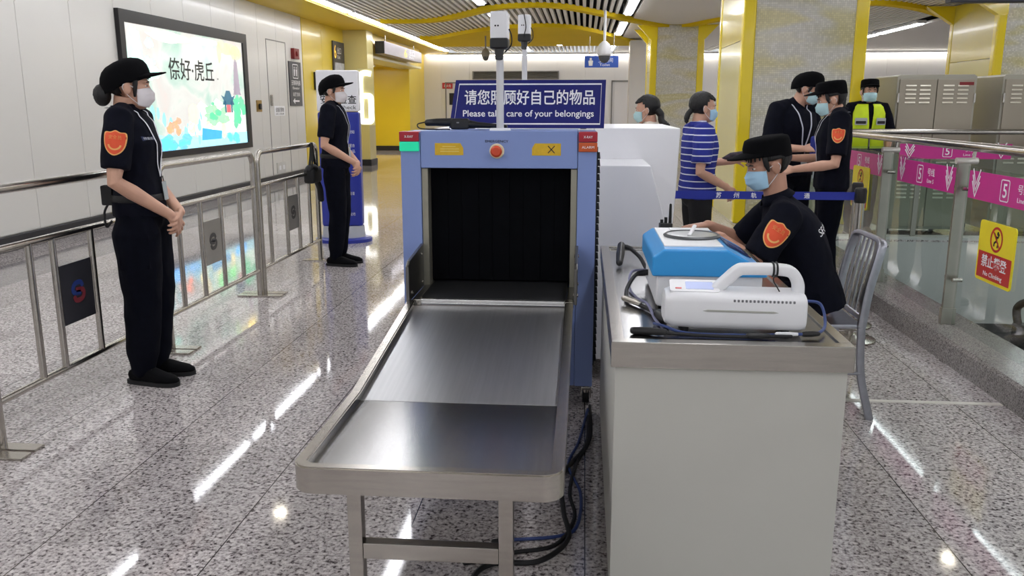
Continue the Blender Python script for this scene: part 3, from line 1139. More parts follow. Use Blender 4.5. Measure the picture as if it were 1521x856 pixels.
# ---------------------------------------------------------------- inspection counter
tb = thing('inspection_counter', 'cream white counter with a stainless steel top beside the scanner', 'counter', (0.4, 3.05, 0))
def K3(x, y, z):
    return (x - 0.4, y - 3.05, z)
X0, X1, Y0, Y1 = 0.084, 0.733, 2.235, 3.86
b = bmesh.new()
box(b, K3(X0 + 0.012, Y0 + 0.012, 0.03), K3(X1 - 0.012, Y1 - 0.012, 0.78), 0.004)
obj('cabinet', b, GREYW, tb)
b = bmesh.new()
box(b, K3(X0 + 0.03, Y0 + 0.03, 0.0), K3(X1 - 0.03, Y1 - 0.03, 0.03))
obj('plinth', b, DARKB, tb)
b = bmesh.new()                                   # top with raised rim and a lip that hangs over the front
box(b, K3(X0 + 0.036, Y0 + 0.04, 0.78), K3(X1 - 0.03, Y1 - 0.07, 0.794), 0.0)
obj('worktop', b, STEEL_P, tb)
b = bmesh.new()
box(b, K3(X0, Y0, 0.727), K3(X1, Y0 + 0.042, 0.80), 0.003)
box(b, K3(X0, Y0 + 0.041, 0.74), K3(X0 + 0.038, Y1, 0.80), 0.003)
box(b, K3(X1 - 0.032, Y0 + 0.041, 0.74), K3(X1, Y1, 0.80), 0.003)
box(b, K3(X0 + 0.037, Y1 - 0.03, 0.74), K3(X1 - 0.031, Y1, 0.80), 0.003)
box(b, K3(X0 + 0.037, Y1 - 0.08, 0.74), K3(X1 - 0.031, Y1 - 0.065, 0.80), 0.003)
obj('rim', b, STEEL, tb)
b = bmesh.new()
for k in range(9):
    cyl(b, K3(X0 - 0.001, Y0 + 0.12 + 0.16 * k, 0.755), K3(X0 + 0.003, Y0 + 0.12 + 0.16 * k, 0.755), 0.006, 10)
obj('screw', b, STEEL_T, tb)
ZT = 0.795

# blue and white liquid detector
ld = thing('liquid_detector', 'blue and white liquid scanner with a round lid on the counter', 'liquid scanner', (0.42, 2.85, ZT + 0.002))
bl = mat('sky_blue_plastic', '2f97dc', 0.35, 0, 0.02)
b = bmesh.new()
box(b, (-0.185, -0.21, 0.008), (0.145, 0.25, 0.118), 0.015, 3)
obj('lower_housing', b, WHITE_P, ld)
b = bmesh.new()
prism(b, [(-0.20, 0.108), (0.155, 0.108), (0.155, 0.128), (0.03, 0.195), (-0.165, 0.195), (-0.20, 0.17)], 'y', -0.222, 0.26, 0.0085, 3)
obj('upper_housing', b, bl, ld)
b = bmesh.new()
prism(b, [(-0.160, 0.192), (0.025, 0.192), (0.025, 0.199), (-0.160, 0.199)], 'y', -0.17, 0.235, 0.003)
wp = obj('top_panel', b, WHITE_P, ld)
b = bmesh.new()
box(b, (-0.11, 0.16, 0.199), (0.03, 0.22, 0.2015), 0.001)
obj('label_plate', b, mat('pale_grey_label', 'd0d2d4', 0.4), wp)
b = bmesh.new()
lathe(b, [(0.093, 0.198), (0.096, 0.204), (0.088, 0.209), (0.085, 0.205), (0.065, 0.204), (0.062, 0.206), (0.03, 0.206)], (-0.05, 0.03, 0), 40)
lid = obj('round_lid', b, mat('dark_lid', '5a5c5e', 0.35, 0.2, 0.05), ld)
b = bmesh.new()
lathe(b, [(0.083, 0.2055), (0.065, 0.2075), (0.02, 0.2078)], (-0.05, 0.03, 0), 40)
obj('lid_disc', b, mat('grey_lid_disc', 'a8abac', 0.3, 0.3, 0.05), lid)
b = bmesh.new()
tube(b, [(-0.065, -0.02, 0.210), (-0.05, 0.02, 0.222), (-0.04, 0.045, 0.233)], [(0.007, 0.004)] * 3, n=10, rnd=True)
obj('lid_handle', b, WHITE_P, lid)
b = bmesh.new()
Ms = frame((0.0925, 0.03, 0.1625), (0, 1, 0), (-0.88, 0, 0.472))
flat(b, Ms, rrect(0.20, 0.09, 0.012), 0.001, 0.003)
sc = obj('display', b, mat('dark_blue_display', '20305c', 0.15), ld)
b = bmesh.new()
flat(b, Ms, rrect(0.13, 0.06, 0.004, cx=0.02), 0.004, 0.0006)
obj('screen', b, mat('screen_glow', '40568c', 0.2, emit=0.1), sc)
b = bmesh.new()
for x in (-0.16, 0.12):
    for y in (-0.17, 0.2):
        cyl(b, (x, y, -0.001), (x, y, 0.01), 0.014)
obj('rubber_foot', b, BLACKR, ld)

# white portable trace detector with carrying handle
td = thing('trace_detector', 'white portable trace detector with a carrying handle on the front of the counter', 'trace detector', (0.43, 2.425, ZT + 0.002), R(-3))
b = bmesh.new()
rings, rad = [], []
secs = [(-0.195, 0.035, 0.028), (-0.188, 0.060, 0.043), (-0.165, 0.072, 0.052), (-0.1, 0.074, 0.054), (0.185, 0.074, 0.054), (0.20, 0.070, 0.050), (0.204, 0.06, 0.042)]
tube(b, [(x, 0, 0.062) for x, _, _ in secs], [(ry, rz) for _, ry, rz in secs], ref=(0, 1, 0), n=28, power=4.5)
obj('housing', b, WHITE_P, td)
b = bmesh.new()
hp = smooth_path([(-0.045, 0, 0.112), (-0.015, 0, 0.142), (0.015, 0, 0.17), (0.04, 0, 0.176), (0.13, 0, 0.176), (0.165, 0, 0.168), (0.183, 0, 0.14), (0.186, 0, 0.11)], 5)
tube(b, hp, [(0.024, 0.0165)] * len(hp), ref=(0, 1, 0), n=16, power=3.5)
hn = obj('handle', b, WHITE_P, td)
b = bmesh.new()
for x in (0.112, 0.122):
    tube(b, [(x, 0.027 * math.cos(R(a)), 0.176 + 0.0195 * math.sin(R(a))) for a in range(0, 360, 20)], 0.003, n=8, closed=True)
tube(b, smooth_path([(0.117, -0.024, 0.165), (0.112, -0.026, 0.15), (0.124, -0.03, 0.128), (0.13, -0.03, 0.118)], 4), 0.0018, n=6)
obj('tie', b, BLACKR, hn)
b = bmesh.new()
Mt = frame((-0.105, -0.005, 0.1165), (1, 0, 0), (0, 0.96, 0.2))
flat(b, Mt, rrect(0.14, 0.085, 0.01), 0.0, 0.008)
dp = obj('display_bezel', b, WHITE_P, td)
b = bmesh.new()
flat(b, Mt, rrect(0.078, 0.052, 0.003, cx=0.014), 0.008, 0.0008)
obj('screen', b, mat('blue_grey_screen', '8c9cd0', 0.3, emit=0.08), dp)
b = bmesh.new()
flat(b, Mt, rrect(0.018, 0.007, 0.002, cx=-0.046, cy=-0.022), 0.008, 0.001)
obj('badge', b, REDS, dp)
b = bmesh.new()
for k in range(16):
    x = 0.0 + 0.0108 * k
    box(b, (x, -0.0735, 0.093), (x + 0.006, -0.064, 0.100), 0.001, 1)
obj('vent_slots', b, mat('vent_grey', '76767a', 0.6), td)
b = bmesh.new()
prism(b, [(-0.085, 0.066), (-0.07, 0.0695), (0.11, 0.0695), (0.125, 0.066), (0.11, 0.0635), (-0.07, 0.0635)], 'y', -0.0755, -0.073, 0.001, 1)
obj('groove', b, mat('groove_grey', 'a6a69e', 0.5), td)
b = bmesh.new()
for x in (-0.13, 0.15):
    for y in (-0.04, 0.04):
        cyl(b, (x, y, -0.001), (x, y, 0.012), 0.012)
obj('rubber_foot', b, BLACKR, td)

# cables on the counter
def cable(name, label, cat, pts, r, m, plugs=(), k=8):
    t = thing(name, label, cat, pts[0])
    o0 = Vector(pts[0])
    b = bmesh.new()
    tube(b, smooth_path([Vector(p) - o0 for p in pts], k), r, n=8, rnd=True)
    obj('cord', b, m, t)
    for (p, q, rr, mm) in plugs:
        b = bmesh.new()
        tube(b, [Vector(p) - o0, Vector(p).lerp(Vector(q), 0.5) - o0, Vector(q) - o0], [(rr, rr), (rr * 1.1, rr * 1.1), (rr * 0.85, rr * 0.85)], n=12, rnd=True)
        obj('plug', b, mm, t)
    return t
BLUC = mat('dark_blue_cable', '2a3f78', 0.5)
GREYC = mat('violet_grey_cable', '7d7c98', 0.5)
z = ZT
cable('probe', 'black angled probe on a short cord lying at the counter back left corner', 'probe', [(0.205, 3.53, z + 0.045), (0.235, 3.42, z + 0.03), (0.25, 3.30, z + 0.012), (0.26, 3.19, z + 0.012)], 0.008, BLACKR, [((0.165, 3.56, z + 0.056), (0.150, 3.36, z + 0.017), 0.016, BLACK), ((0.175, 3.56, z + 0.05), (0.205, 3.54, z + 0.046), 0.011, BLACK)])
cable('power_cable', 'thick black cable looping from the back of the blue and white liquid scanner', 'cable', [(0.232, 2.98, z + 0.055), (0.19, 2.95, z + 0.05), (0.155, 2.85, z + 0.02), (0.155, 2.74, z + 0.01), (0.19, 2.66, z + 0.009), (0.225, 2.57, z + 0.009), (0.24, 2.48, z + 0.009)], 0.007, BLACKR, [((0.235, 2.98, z + 0.055), (0.20, 2.965, z + 0.052), 0.011, BLACK), ((0.235, 2.52, z + 0.016), (0.25, 2.45, z + 0.016), 0.016, BLACK)])
cable('signal_cable', 'violet grey cable with a metal connector near the counter left rim', 'cable', [(0.232, 3.05, z + 0.05), (0.18, 3.03, z + 0.045), (0.168, 2.93, z + 0.010), (0.185, 2.78, z + 0.006), (0.21, 2.64, z + 0.018), (0.222, 2.50, z + 0.006), (0.235, 2.40, z + 0.006)], 0.0045, GREYC, [((0.140, 2.72, z + 0.018), (0.185, 2.66, z + 0.016), 0.010, STEEL_T)])
cable('blue_cable', 'blue cable lying along the counter front edge under the white trace detector', 'cable', [(0.655, 2.50, z + 0.07), (0.705, 2.50, z + 0.06), (0.70, 2.42, z + 0.02), (0.66, 2.345, z + 0.012), (0.60, 2.33, z + 0.012), (0.45, 2.335, z + 0.005), (0.30, 2.345, z + 0.005), (0.235, 2.37, z + 0.018), (0.215, 2.44, z + 0.006)], 0.0045, BLUC, [((0.62, 2.332, z + 0.012), (0.66, 2.34, z + 0.012), 0.008, BLACK), ((0.545, 2.327, z + 0.012), (0.60, 2.33, z + 0.012), 0.006, WHITE_P)])
cable('adapter_lead', 'black lead with in-line connectors along the counter front edge', 'cable', [(0.16, 2.335, z + 0.01), (0.22, 2.325, z + 0.01), (0.33, 2.318, z + 0.006), (0.44, 2.312, z + 0.006), (0.53, 2.310, z + 0.010), (0.58, 2.312, z + 0.010)], 0.005, BLACKR, [((0.15, 2.34, z + 0.010), (0.235, 2.325, z + 0.012), 0.011, BLACK), ((0.465, 2.312, z + 0.010), (0.52, 2.311, z + 0.010), 0.008, BLACK)])

wt = thing('walkie_talkie', 'black walkie talkie with an upright aerial standing on the counter back edge', 'radio', (0.368, 3.775, ZT), R(8))
b = bmesh.new()
box(b, (-0.028, -0.018, 0), (0.028, 0.018, 0.125), 0.005)
obj('body', b, BLACK, wt)
b = bmesh.new()
tube(b, [(0.019, 0, 0.12), (0.019, 0, 0.205)], [(0.0075, 0.0075), (0.0055, 0.0055)], n=12, rnd=True)
obj('aerial', b, BLACKR, wt)
for x, h in ((-0.018, 0.140), (0.0, 0.15)):
    b = bmesh.new()
    cyl(b, (x, 0, 0.11), (x, 0, h), 0.007)
    obj('knob', b, BLACK, wt)

# cables on the floor beside the tray
for i, (pts, r, m, lab) in enumerate((
        ([(0.045, 3.75, 0.008), (0.03, 3.4, 0.008), (-0.06, 3.1, 0.008), (-0.05, 2.8, 0.008), (-0.03, 2.6, 0.008), (-0.12, 2.45, 0.008), (-0.27, 2.42, 0.008), (-0.32, 2.3, 0.008), (-0.28, 2.05, 0.008)], 0.009, BLACKR, 'thick black floor cable looping furthest under the steel tray'),
        ([(0.05, 3.9, 0.007), (0.05, 3.5, 0.007), (-0.01, 3.2, 0.007), (-0.03, 2.95, 0.007), (-0.01, 2.75, 0.007), (-0.07, 2.56, 0.007), (-0.2, 2.5, 0.007), (-0.30, 2.45, 0.007)], 0.007, BLACKR, 'black floor cable curving between counter and tray leg'),
        ([(0.04, 3.85, 0.006), (0.0, 3.45, 0.006), (-0.04, 3.2, 0.006), (0.01, 2.95, 0.006), (0.0, 2.7, 0.006), (-0.06, 2.62, 0.006), (-0.22, 2.58, 0.006)], 0.006, BLUC, 'dark blue floor cable beside the black ones under the tray'))):
    cable('floor_cable', lab, 'cable', pts, r, m, [(pts[-1], tuple(Vector(pts[-1]) + (Vector(pts[-1]) - Vector(pts[-2])).normalized() * 0.06), r * 1.5, BLACK)])

# ---------------------------------------------------------------- aluminium chair
ch = thing('metal_chair', 'brushed aluminium chair with vertical back slats beside the counter', 'chair', (1.08, 4.05, 0), R(90))
# local: forward +Y (towards the counter), right +X (away from the viewer)
b = bmesh.new()
prism(b, [(-0.20, -0.20), (0.20, -0.20), (0.215, 0.20), (-0.215, 0.20)], 'z', 0.43, 0.452, 0.008)
obj('seat', b, ALU, ch)
for s in (-1, 1):
    b = bmesh.new()
    tube(b, smooth_path([(s * 0.21, -0.265, 0.0), (s * 0.20, -0.21, 0.22), (s * 0.20, -0.195, 0.44)], 5), [(0.011, 0.018)] * 11, ref=(1, 0, 0), n=12, power=4)
    obj('rear_leg', b, ALU, ch)
    b = bmesh.new()
    tube(b, [(s * 0.205, 0.205, 0.0), (s * 0.195, 0.17, 0.44)], [(0.013, 0.013)] * 2, n=12)
    obj('front_leg', b, ALU, ch)
    b = bmesh.new()
    tube(b, [(s * 0.200, 0.19, 0.22), (s * 0.203, -0.205, 0.22)], 0.009, n=10)
    obj('stretcher', b, ALU, ch)
b = bmesh.new()
bp = smooth_path([(-0.20, -0.195, 0.44), (-0.20, -0.215, 0.62), (-0.195, -0.25, 0.78), (-0.16, -0.265, 0.825), (0, -0.27, 0.83), (0.16, -0.265, 0.825), (0.195, -0.25, 0.78), (0.20, -0.215, 0.62), (0.20, -0.195, 0.44)], 6)
tube(b, bp, [(0.013, 0.020)] * len(bp), n=12, power=4)
obj('back_frame', b, ALU, ch)
for k in range(5):
    x = -0.12 + 0.06 * k
    b = bmesh.new()
    sp = smooth_path([(x, -0.200, 0.47), (x, -0.222, 0.62), (x, -0.262, 0.82)], 5)
    tube(b, sp, [(0.014, 0.004)] * len(sp), ref=(1, 0, 0), n=10, power=4)
    obj('back_slat', b, ALU, ch)
b = bmesh.new()
tube(b, [(-0.195, -0.2, 0.475), (0.195, -0.2, 0.475)], [(0.016, 0.008)] * 2, ref=(0, 0, 1), n=10)
obj('back_rail', b, ALU, ch)
# ---------------------------------------------------------------- things on the left wall
pt = thing('advertising_lightbox', 'large lit landscape poster in a black frame on the white left wall', 'lightbox', (-5.72, 12.28, 1.66))
b = bmesh.new()
for lo, hi in (((0, -1.99, -0.93), (0.06, -1.87, 0.93)), ((0, 1.83, -0.93), (0.06, 1.99, 0.93)), ((0, -1.88, 0.78), (0.06, 1.84, 0.93)), ((0, -1.88, -0.93), (0.06, 1.84, -0.84))):
    box(b, lo, hi, 0.006)
obj('frame', b, mat('black_frame', '1b1a1d', 0.35, 0.2, 0.05), pt)


def screen_material():
    m = bpy.data.materials.new('lit_poster')
    m.use_nodes = True
    nt = m.node_tree
    bs = nt.nodes['Principled BSDF']
    tc = node(nt, 'ShaderNodeTexCoord')
    n = node(nt, 'ShaderNodeTexNoise')
    n.inputs['Scale'].default_value = 0.9
    n.inputs['Detail'].default_value = 5
    n.inputs['Distortion'].default_value = 1.2
    nt.links.new(tc.outputs['Object'], n.inputs['Vector'])
    r = node(nt, 'ShaderNodeValToRGB')
    e = r.color_ramp.elements
    e[0].position, e[0].color = 0.30, lin('a9dfc9')
    e[1].position, e[1].color = 0.72, lin('f4e2da')
    for p, c in ((0.42, 'cfeadb'), (0.5, 'f2f4ec'), (0.6, 'ece9e2')):
        k = e.new(p)
        k.color = lin(c)
    nt.links.new(n.outputs['Fac'], r.inputs[0])
    nt.links.new(r.outputs[0], bs.inputs['Emission Color'])
    bs.inputs['Emission Strength'].default_value = 0.62
    bs.inputs['Base Color'].default_value = (0.2, 0.2, 0.2, 1)
    bs.inputs['Roughness'].default_value = 0.12
    return m
b = bmesh.new()
box(b, (0.0, -1.88, -0.85), (0.03, 1.84, 0.79))
scr = obj('lit_poster', b, screen_material(), pt, 0)


def art(name, polys, col, z, e=0.75, ext=0.0):
    b = bmesh.new()
    for p in polys:
        flat(b, MYZ(0.0305, 0, 0), p, z)
    return obj(name, b, mat('poster_' + col, col, 0.3, 0, 0.12, 6, emit=e), scr, 0)
random.seed(4)
def blob(cx, cy, rx, ry, n=22, j=0.15):
    return [(cx + rx * (1 + random.uniform(-j, j)) * math.cos(2 * math.pi * k / n), cy + ry * (1 + random.uniform(-j, j)) * math.sin(2 * math.pi * k / n)) for k in range(n)]
def hill(x0, x1, base, tops):
    return [(x0, base)] + [(x0 + (x1 - x0) * k / (len(tops) - 1), t) for k, t in enumerate(tops)] + [(x1, base)]
def cluster(x0, x1, y0, y1, n, r0, r1, flat_=0.6):
    return [blob(random.uniform(x0, x1), random.uniform(y0, y1), r, r * flat_, 16, 0.22) for r in (random.uniform(r0, r1) for _ in range(n))]
art('painted_mist', [blob(-1.62, 0.45, 0.2, 0.3), blob(-1.3, 0.2, 0.3, 0.1)] + cluster(-1.8, -1.0, 0.1, 0.75, 9, 0.06, 0.16), 'b9d6ce', 0.0004)
art('painted_water', [hill(-1.87, 1.83, -0.84, [-0.64, -0.58, -0.66, -0.6, -0.7, -0.62, -0.68, -0.6, -0.66])], 'a4dae8', 0.0006)
art('painted_far_hill', [hill(-0.4, 1.8, -0.66, [-0.6, -0.3, -0.16, -0.26, -0.12, -0.2, -0.06, -0.16, -0.3])], 'd6eed8', 0.0008)
art('painted_green_hill', cluster(0.25, 1.0, -0.5, -0.25, 14, 0.08, 0.2, 0.35), '9cd9a4', 0.001)
art('painted_trees', cluster(1.35, 1.78, -0.6, -0.1, 12, 0.05, 0.12, 1.0), '6cbd98', 0.0012)
art('painted_bushes', cluster(0.4, 0.9, -0.42, -0.2, 7, 0.05, 0.12, 0.4), '6cbd98', 0.0012)
art('painted_blossom', [blob(-0.1, -0.36, 0.17, 0.16), blob(-0.2, -0.55, 0.12, 0.08), blob(0.9, -0.62, 0.1, 0.12)] + cluster(-0.4, 1.6, -0.7, -0.5, 10, 0.03, 0.08), 'f1e7bc', 0.0014)
art('painted_boat', [[(0.1, -0.74), (0.8, -0.74), (0.84, -0.62), (0.14, -0.56)]], '3fa4d8', 0.0016)
art('painted_waves', cluster(-1.4, -0.3, -0.8, -0.68, 12, 0.07, 0.16, 0.5), '6fc0e2', 0.0015)
art('painted_rocks', cluster(1.0, 1.6, -0.8, -0.66, 8, 0.07, 0.14, 0.5), '6fc0e2', 0.0015)
art('painted_reeds', cluster(-1.5, 0.2, -0.78, -0.3, 16, 0.02, 0.07, 1.6), '8fcfd6', 0.0013)
pag = [(1.30 - 0.14 + 0.0, -0.1)]
pg = []
for k in range(7):
    w0, y0 = 0.17 - 0.014 * k, -0.06 + 0.075 * k
    pg.append([(1.52 - w0, y0), (1.52 + w0, y0), (1.52 + w0 * 0.78, y0 + 0.028), (1.52 + w0 * 0.7, y0 + 0.075), (1.52 - w0 * 0.7, y0 + 0.075), (1.52 - w0 * 0.78, y0 + 0.028)])
pg.append([(1.50, 0.46), (1.54, 0.46), (1.525, 0.60), (1.515, 0.60)])
art('painted_pagoda', pg, '9a8f9c', 0.0018, 0.6)
art('painted_gate', [[(0.98, -0.16), (1.32, -0.16), (1.42, -0.07), (1.30, -0.1), (1.22, 0.0), (1.08, 0.0), (1.0, -0.1), (0.88, -0.07)], [(1.0, -0.34), (1.06, -0.34), (1.06, -0.16), (1.0, -0.16)], [(1.24, -0.34), (1.30, -0.34), (1.30, -0.16), (1.24, -0.16)], [(0.92, -0.22), (1.38, -0.22), (1.34, -0.16), (0.96, -0.16)]], '3f6f86', 0.002, 0.5)
art('painted_banner', [[(1.07, -0.34), (1.23, -0.34), (1.23, -0.22), (1.07, -0.22)]], 'd8606a', 0.0022)
art('painted_lantern_garden', [blob(1.25, 0.64, 0.4, 0.09), blob(1.55, 0.60, 0.22, 0.11)], 'f0e4a0', 0.0012)
art('painted_foliage', [blob(0.92, 0.58, 0.08, 0.16), blob(1.0, 0.7, 0.12, 0.07)], 'b9d6a2', 0.0014)
art('painted_ribbon', [blob(0.4, 0.70, 0.5, 0.06), blob(-0.7, 0.68, 0.6, 0.07)], 'f3dcd8', 0.001)
art('painted_flags', cluster(-1.0, -0.6, -0.62, -0.42, 12, 0.05, 0.08), 'e8a184', 0.0018)
text('lettering', '倷好·虎丘', MYZ(0.033, -0.05, 0.27), 1.45, 0.30, mat('ink', '2a2a28', 0.5), scr, bold=0.008)
text('caption', '苏州', MYZ(0.033, 0.80, 0.17), 0.05, 0.10, mat('ink', '2a2a28', 0.5), scr, keep=True)

def wall_sign(name, label, y0, y1, z0, z1, m, cat='sign', d=0.02, x=-5.72):
    t = thing(name, label, cat, (x, (y0 + y1) / 2, (z0 + z1) / 2))
    b = bmesh.new()
    box(b, (0.0, (y0 - y1) / 2, (z0 - z1) / 2), (d, (y1 - y0) / 2, (z1 - z0) / 2), 0.004)
    obj('panel', b, m, t)
    return t
s = wall_sign('lift_sign', 'tall dark grey lift sign with white pictogram and arrow on the white wall', 16.42, 17.12, 1.42, 2.27, DGREY)
b = bmesh.new()
M = MYZ(0.022, 0, 0.24)
ribbon(b, M, rrect(0.30, 0.26, 0.02), 0.016, closed=True)
for cx in (-0.06, 0.06):
    flat(b, M, circ(0.022, 12, cx, 0.07), 0.001)
    flat(b, M, [(cx - 0.025, -0.09), (cx + 0.025, -0.09), (cx + 0.035, 0.04), (cx - 0.035, 0.04)], 0.001)
obj('pictogram', b, PRINTW, s, 0)
text('lettering', '无障碍电梯', MYZ(0.021, 0, 0.02), 0.52, 0.10, PRINTW, s)
text('lettering', 'Elevator', MYZ(0.021, 0, -0.08), 0.40, 0.05, PRINTW, s)
text('lettering', '站厅方向', MYZ(0.021, 0, -0.20), 0.40, 0.08, PRINTW, s)
b = bmesh.new()
M = MYZ(0.022, 0, -0.33)
ribbon(b, M, [(-0.16, 0), (0.16, 0)], 0.03)
flat(b, M, [(-0.22, 0), (-0.10, 0.06), (-0.10, -0.06)], 0.001)
obj('arrow', b, PRINTW, s, 0)
s = wall_sign('door_notice', 'small white notice with black print on the service door', 15.55, 16.1, 1.24, 1.42, WHITE, 'notice', 0.006)
text('lettering', '设备区重地', MYZ(0.0065, 0, 0.02), 0.42, 0.09, PRINTK, s)
text('lettering', '闲人免进', MYZ(0.0065, 0, -0.055), 0.42, 0.03, PRINTK, s)
s = wall_sign('alarm_box', 'small dark red alarm box above the lift sign', 16.62, 16.92, 2.32, 2.52, mat('dark_red', '7c1418', 0.4), 'alarm', 0.07)
b = bmesh.new()
lathe(b, [(0.05, 0), (0.045, 0.02), (0.02, 0.035)], (0, 0, 0), 16)
o = obj('bell', b, mat('dark_red', '7c1418'), s)
o.matrix_local = frame((0.068, 0, 0.0), (0, 1, 0), (0, 0, 1))
s = wall_sign('lock_plate', 'brass and black lock plate on the white wall beside the lit poster', 14.68, 14.92, 1.32, 1.52, mat('brass', 'a98a4a', 0.35, 0.8, 0.05), 'lock', 0.012)
b = bmesh.new()
box(b, (0.012, -0.035, -0.06), (0.045, 0.045, 0.04), 0.01)
obj('lock_body', b, BLACK, s)
s = wall_sign('socket_plate', 'pale double socket plate low on the white wall behind the far barrier', 15.5, 15.95, 0.18, 0.38, mat('pale_plate', 'c8c6c2', 0.4), 'socket', 0.02)
b = bmesh.new()
for cy in (-0.1, 0.1):
    box(b, (0.02, cy - 0.05, -0.04), (0.026, cy + 0.05, 0.04), 0.006)
obj('socket_face', b, WHITE_P, s)
s = wall_sign('exit_sign', 'dark grey exit panel with yellow figure 6 on the yellow wall', 19.35, 20.25, 2.12, 2.86, DGREY, 'sign', 0.03, -5.704)
text('lettering', '6', MYZ(0.031, -0.30, 0.14), 0.14, 0.30, mat('warm_lit_figure', 'f2c14a', 0.4, emit=0.7), s)
text('lettering', '出口', MYZ(0.031, 0.02, 0.17), 0.30, 0.15, PRINTW, s)
text('lettering', 'Exit', MYZ(0.031, -0.02, 0.03), 0.22, 0.08, PRINTW, s)
b = bmesh.new()
box(b, (0.03, -0.36, -0.34), (0.034, 0.40, -0.10), 0.002)
obj('map_panel', b, mat('map_print', 'b9bcc4', 0.4, 0, 0.2, 12), s)
s = wall_sign('wall_terminal', 'small black terminal on the yellow wall behind the standing guard', 17.95, 18.15, 1.75, 2.12, BLACK, 'terminal', 0.05, -5.71)
b = bmesh.new()
box(b, (0.05, -0.07, 0.0), (0.054, 0.07, 0.14), 0.002)
obj('screen', b, mat('terminal_screen', '3a4a5a', 0.2), s)

lt = thing('exit_number', 'tall glowing white figure 6 on the pale pier beside the exit passage', 'sign', (-5.20, 20.28, 1.62))
b = bmesh.new()
box(b, (-0.20, 0.0, -0.66), (0.20, 0.025, 0.66), 0.01)
obj('backplate', b, mat('pale_backplate', 'd6cf9a', 0.3, 0, 0.03, coat=0.2), lt)
b = bmesh.new()
M = MXZ(0, -0.005, 0)
ribbon(b, M, rrect(0.25, 0.60, 0.05, cy=-0.27), 0.12, 0.0, 0.03, closed=True)
ribbon(b, M, [(p.x, p.y) for p in smooth_path([(-0.125, -0.2, 0), (-0.125, 0.3, 0), (-0.105, 0.5, 0), (-0.04, 0.555, 0), (0.06, 0.555, 0), (0.14, 0.54, 0)], 5)], 0.12, 0.0, 0.029)
obj('lit_figure', b, mat('lit_white_figure', 'ffffff', 0.4, emit=1.6), lt)

sb = thing('exit_lintel_sign', 'long grey exit sign box over the yellow exit passage', 'sign', (-5.02, 23.5, 2.82))
b = bmesh.new()
box(b, (-0.12, -2.4, -0.15), (0.12, 2.4, 0.15), 0.01)
obj('sign_box', b, mat('lilac_grey', '8d8792', 0.3, 0.1, 0.03), sb)
b = bmesh.new()
box(b, (-0.115, -2.42, -0.145), (0.115, -2.395, 0.145), 0.005)
obj('end_cap', b, BLACK, sb)
text('lettering', '6', MYZ(0.121, 0.1, 0), 0.35, 0.22, mat('warm_lit_figure', 'f2c14a'), sb)
text('lettering', '出口', MYZ(0.121, 0.95, 0.04), 0.8, 0.14, PRINTW, sb)
text('lettering', 'Exit', MYZ(0.121, 0.9, -0.08), 0.6, 0.06, PRINTW, sb)
b = bmesh.new()
for y in (-1.8, 1.8):
    cyl(b, (0, y, 0.14), (0, y, 0.36), 0.015)
obj('hanger', b, STEEL_T, sb)

# things on the back wall
def back_sign(name, label, x0, x1, z0, z1, m, cat, d=0.02, y=29.99):
    t = thing(name, label, cat, ((x0 + x1) / 2, y, (z0 + z1) / 2))
    b = bmesh.new()
    box(b, ((x0 - x1) / 2, -d, (z0 - z1) / 2), ((x1 - x0) / 2, 0, (z1 - z0) / 2), 0.005)
    obj('panel', b, m, t)
    return t
s = back_sign('door_plate', 'small red plate with white print on the far white door', -4.96, -4.6, 2.0, 2.2, REDS, 'sign')
text('lettering', '消火栓', MXZ(0, -0.021, 0), 0.26, 0.1, PRINTW, s)
back_sign('black_notice', 'black notice board beside the far white door', -4.72, -4.45, 1.45, 1.85, BLACK, 'notice')
lv = thing('louvre_vent', 'wide dark louvre vent high on the far back wall', 'vent', (-2.4, 29.99, 2.45))
b = bmesh.new()
for lo, hi in (((-1.5, -0.04, -0.14), (1.5, 0, -0.11)), ((-1.5, -0.04, 0.11), (1.5, 0, 0.14)), ((-1.5, -0.04, -0.11), (-1.46, 0, 0.11)), ((1.46, -0.04, -0.11), (1.5, 0, 0.11))):
    box(b, lo, hi)
obj('frame', b, MGREY, lv)
b = bmesh.new()
for k in range(5):
    prism(b, [(-0.03, -0.10 + 0.045 * k), (-0.005, -0.08 + 0.045 * k), (-0.005, -0.075 + 0.045 * k), (-0.03, -0.095 + 0.045 * k)], 'x', -1.45, 1.45)
box(b, (-1.46, -0.004, -0.11), (1.46, -0.001, 0.11))
obj('slats', b, mat('vent_dark_grey', '6a6862', 0.5), lv)
hs = thing('toilet_sign', 'blue hanging sign with white toilet pictogram near the far wall', 'sign', (0.40, 22.0, 2.50))
b = bmesh.new()
box(b, (-0.42, -0.05, -0.14), (0.42, 0.05, 0.14), 0.006)
obj('sign_box', b, mat('sign_blue', '2b4fa8', 0.35, emit=0.15), hs)
b = bmesh.new()
flat(b, MXZ(-0.27, -0.0515, 0), circ(0.03, 14, 0, 0.065), 0.0)
flat(b, MXZ(-0.27, -0.0515, 0), [(-0.045, -0.1), (0.045, -0.1), (0.06, 0.02), (0.03, 0.035), (-0.03, 0.035), (-0.06, 0.02)], 0.0)
obj('pictogram', b, PRINTW, hs, 0)
text('lettering', '卫生间', MXZ(0.10, -0.0515, 0.035), 0.36, 0.11, PRINTW, hs)
text('lettering', 'Toilet', MXZ(0.08, -0.0515, -0.075), 0.26, 0.06, PRINTW, hs)
b = bmesh.new()
for x in (-0.3, 0.3):
    cyl(b, (x, 0, 0.13), (x, 0, 1.05), 0.012)
obj('hanger', b, STEEL_T, hs)
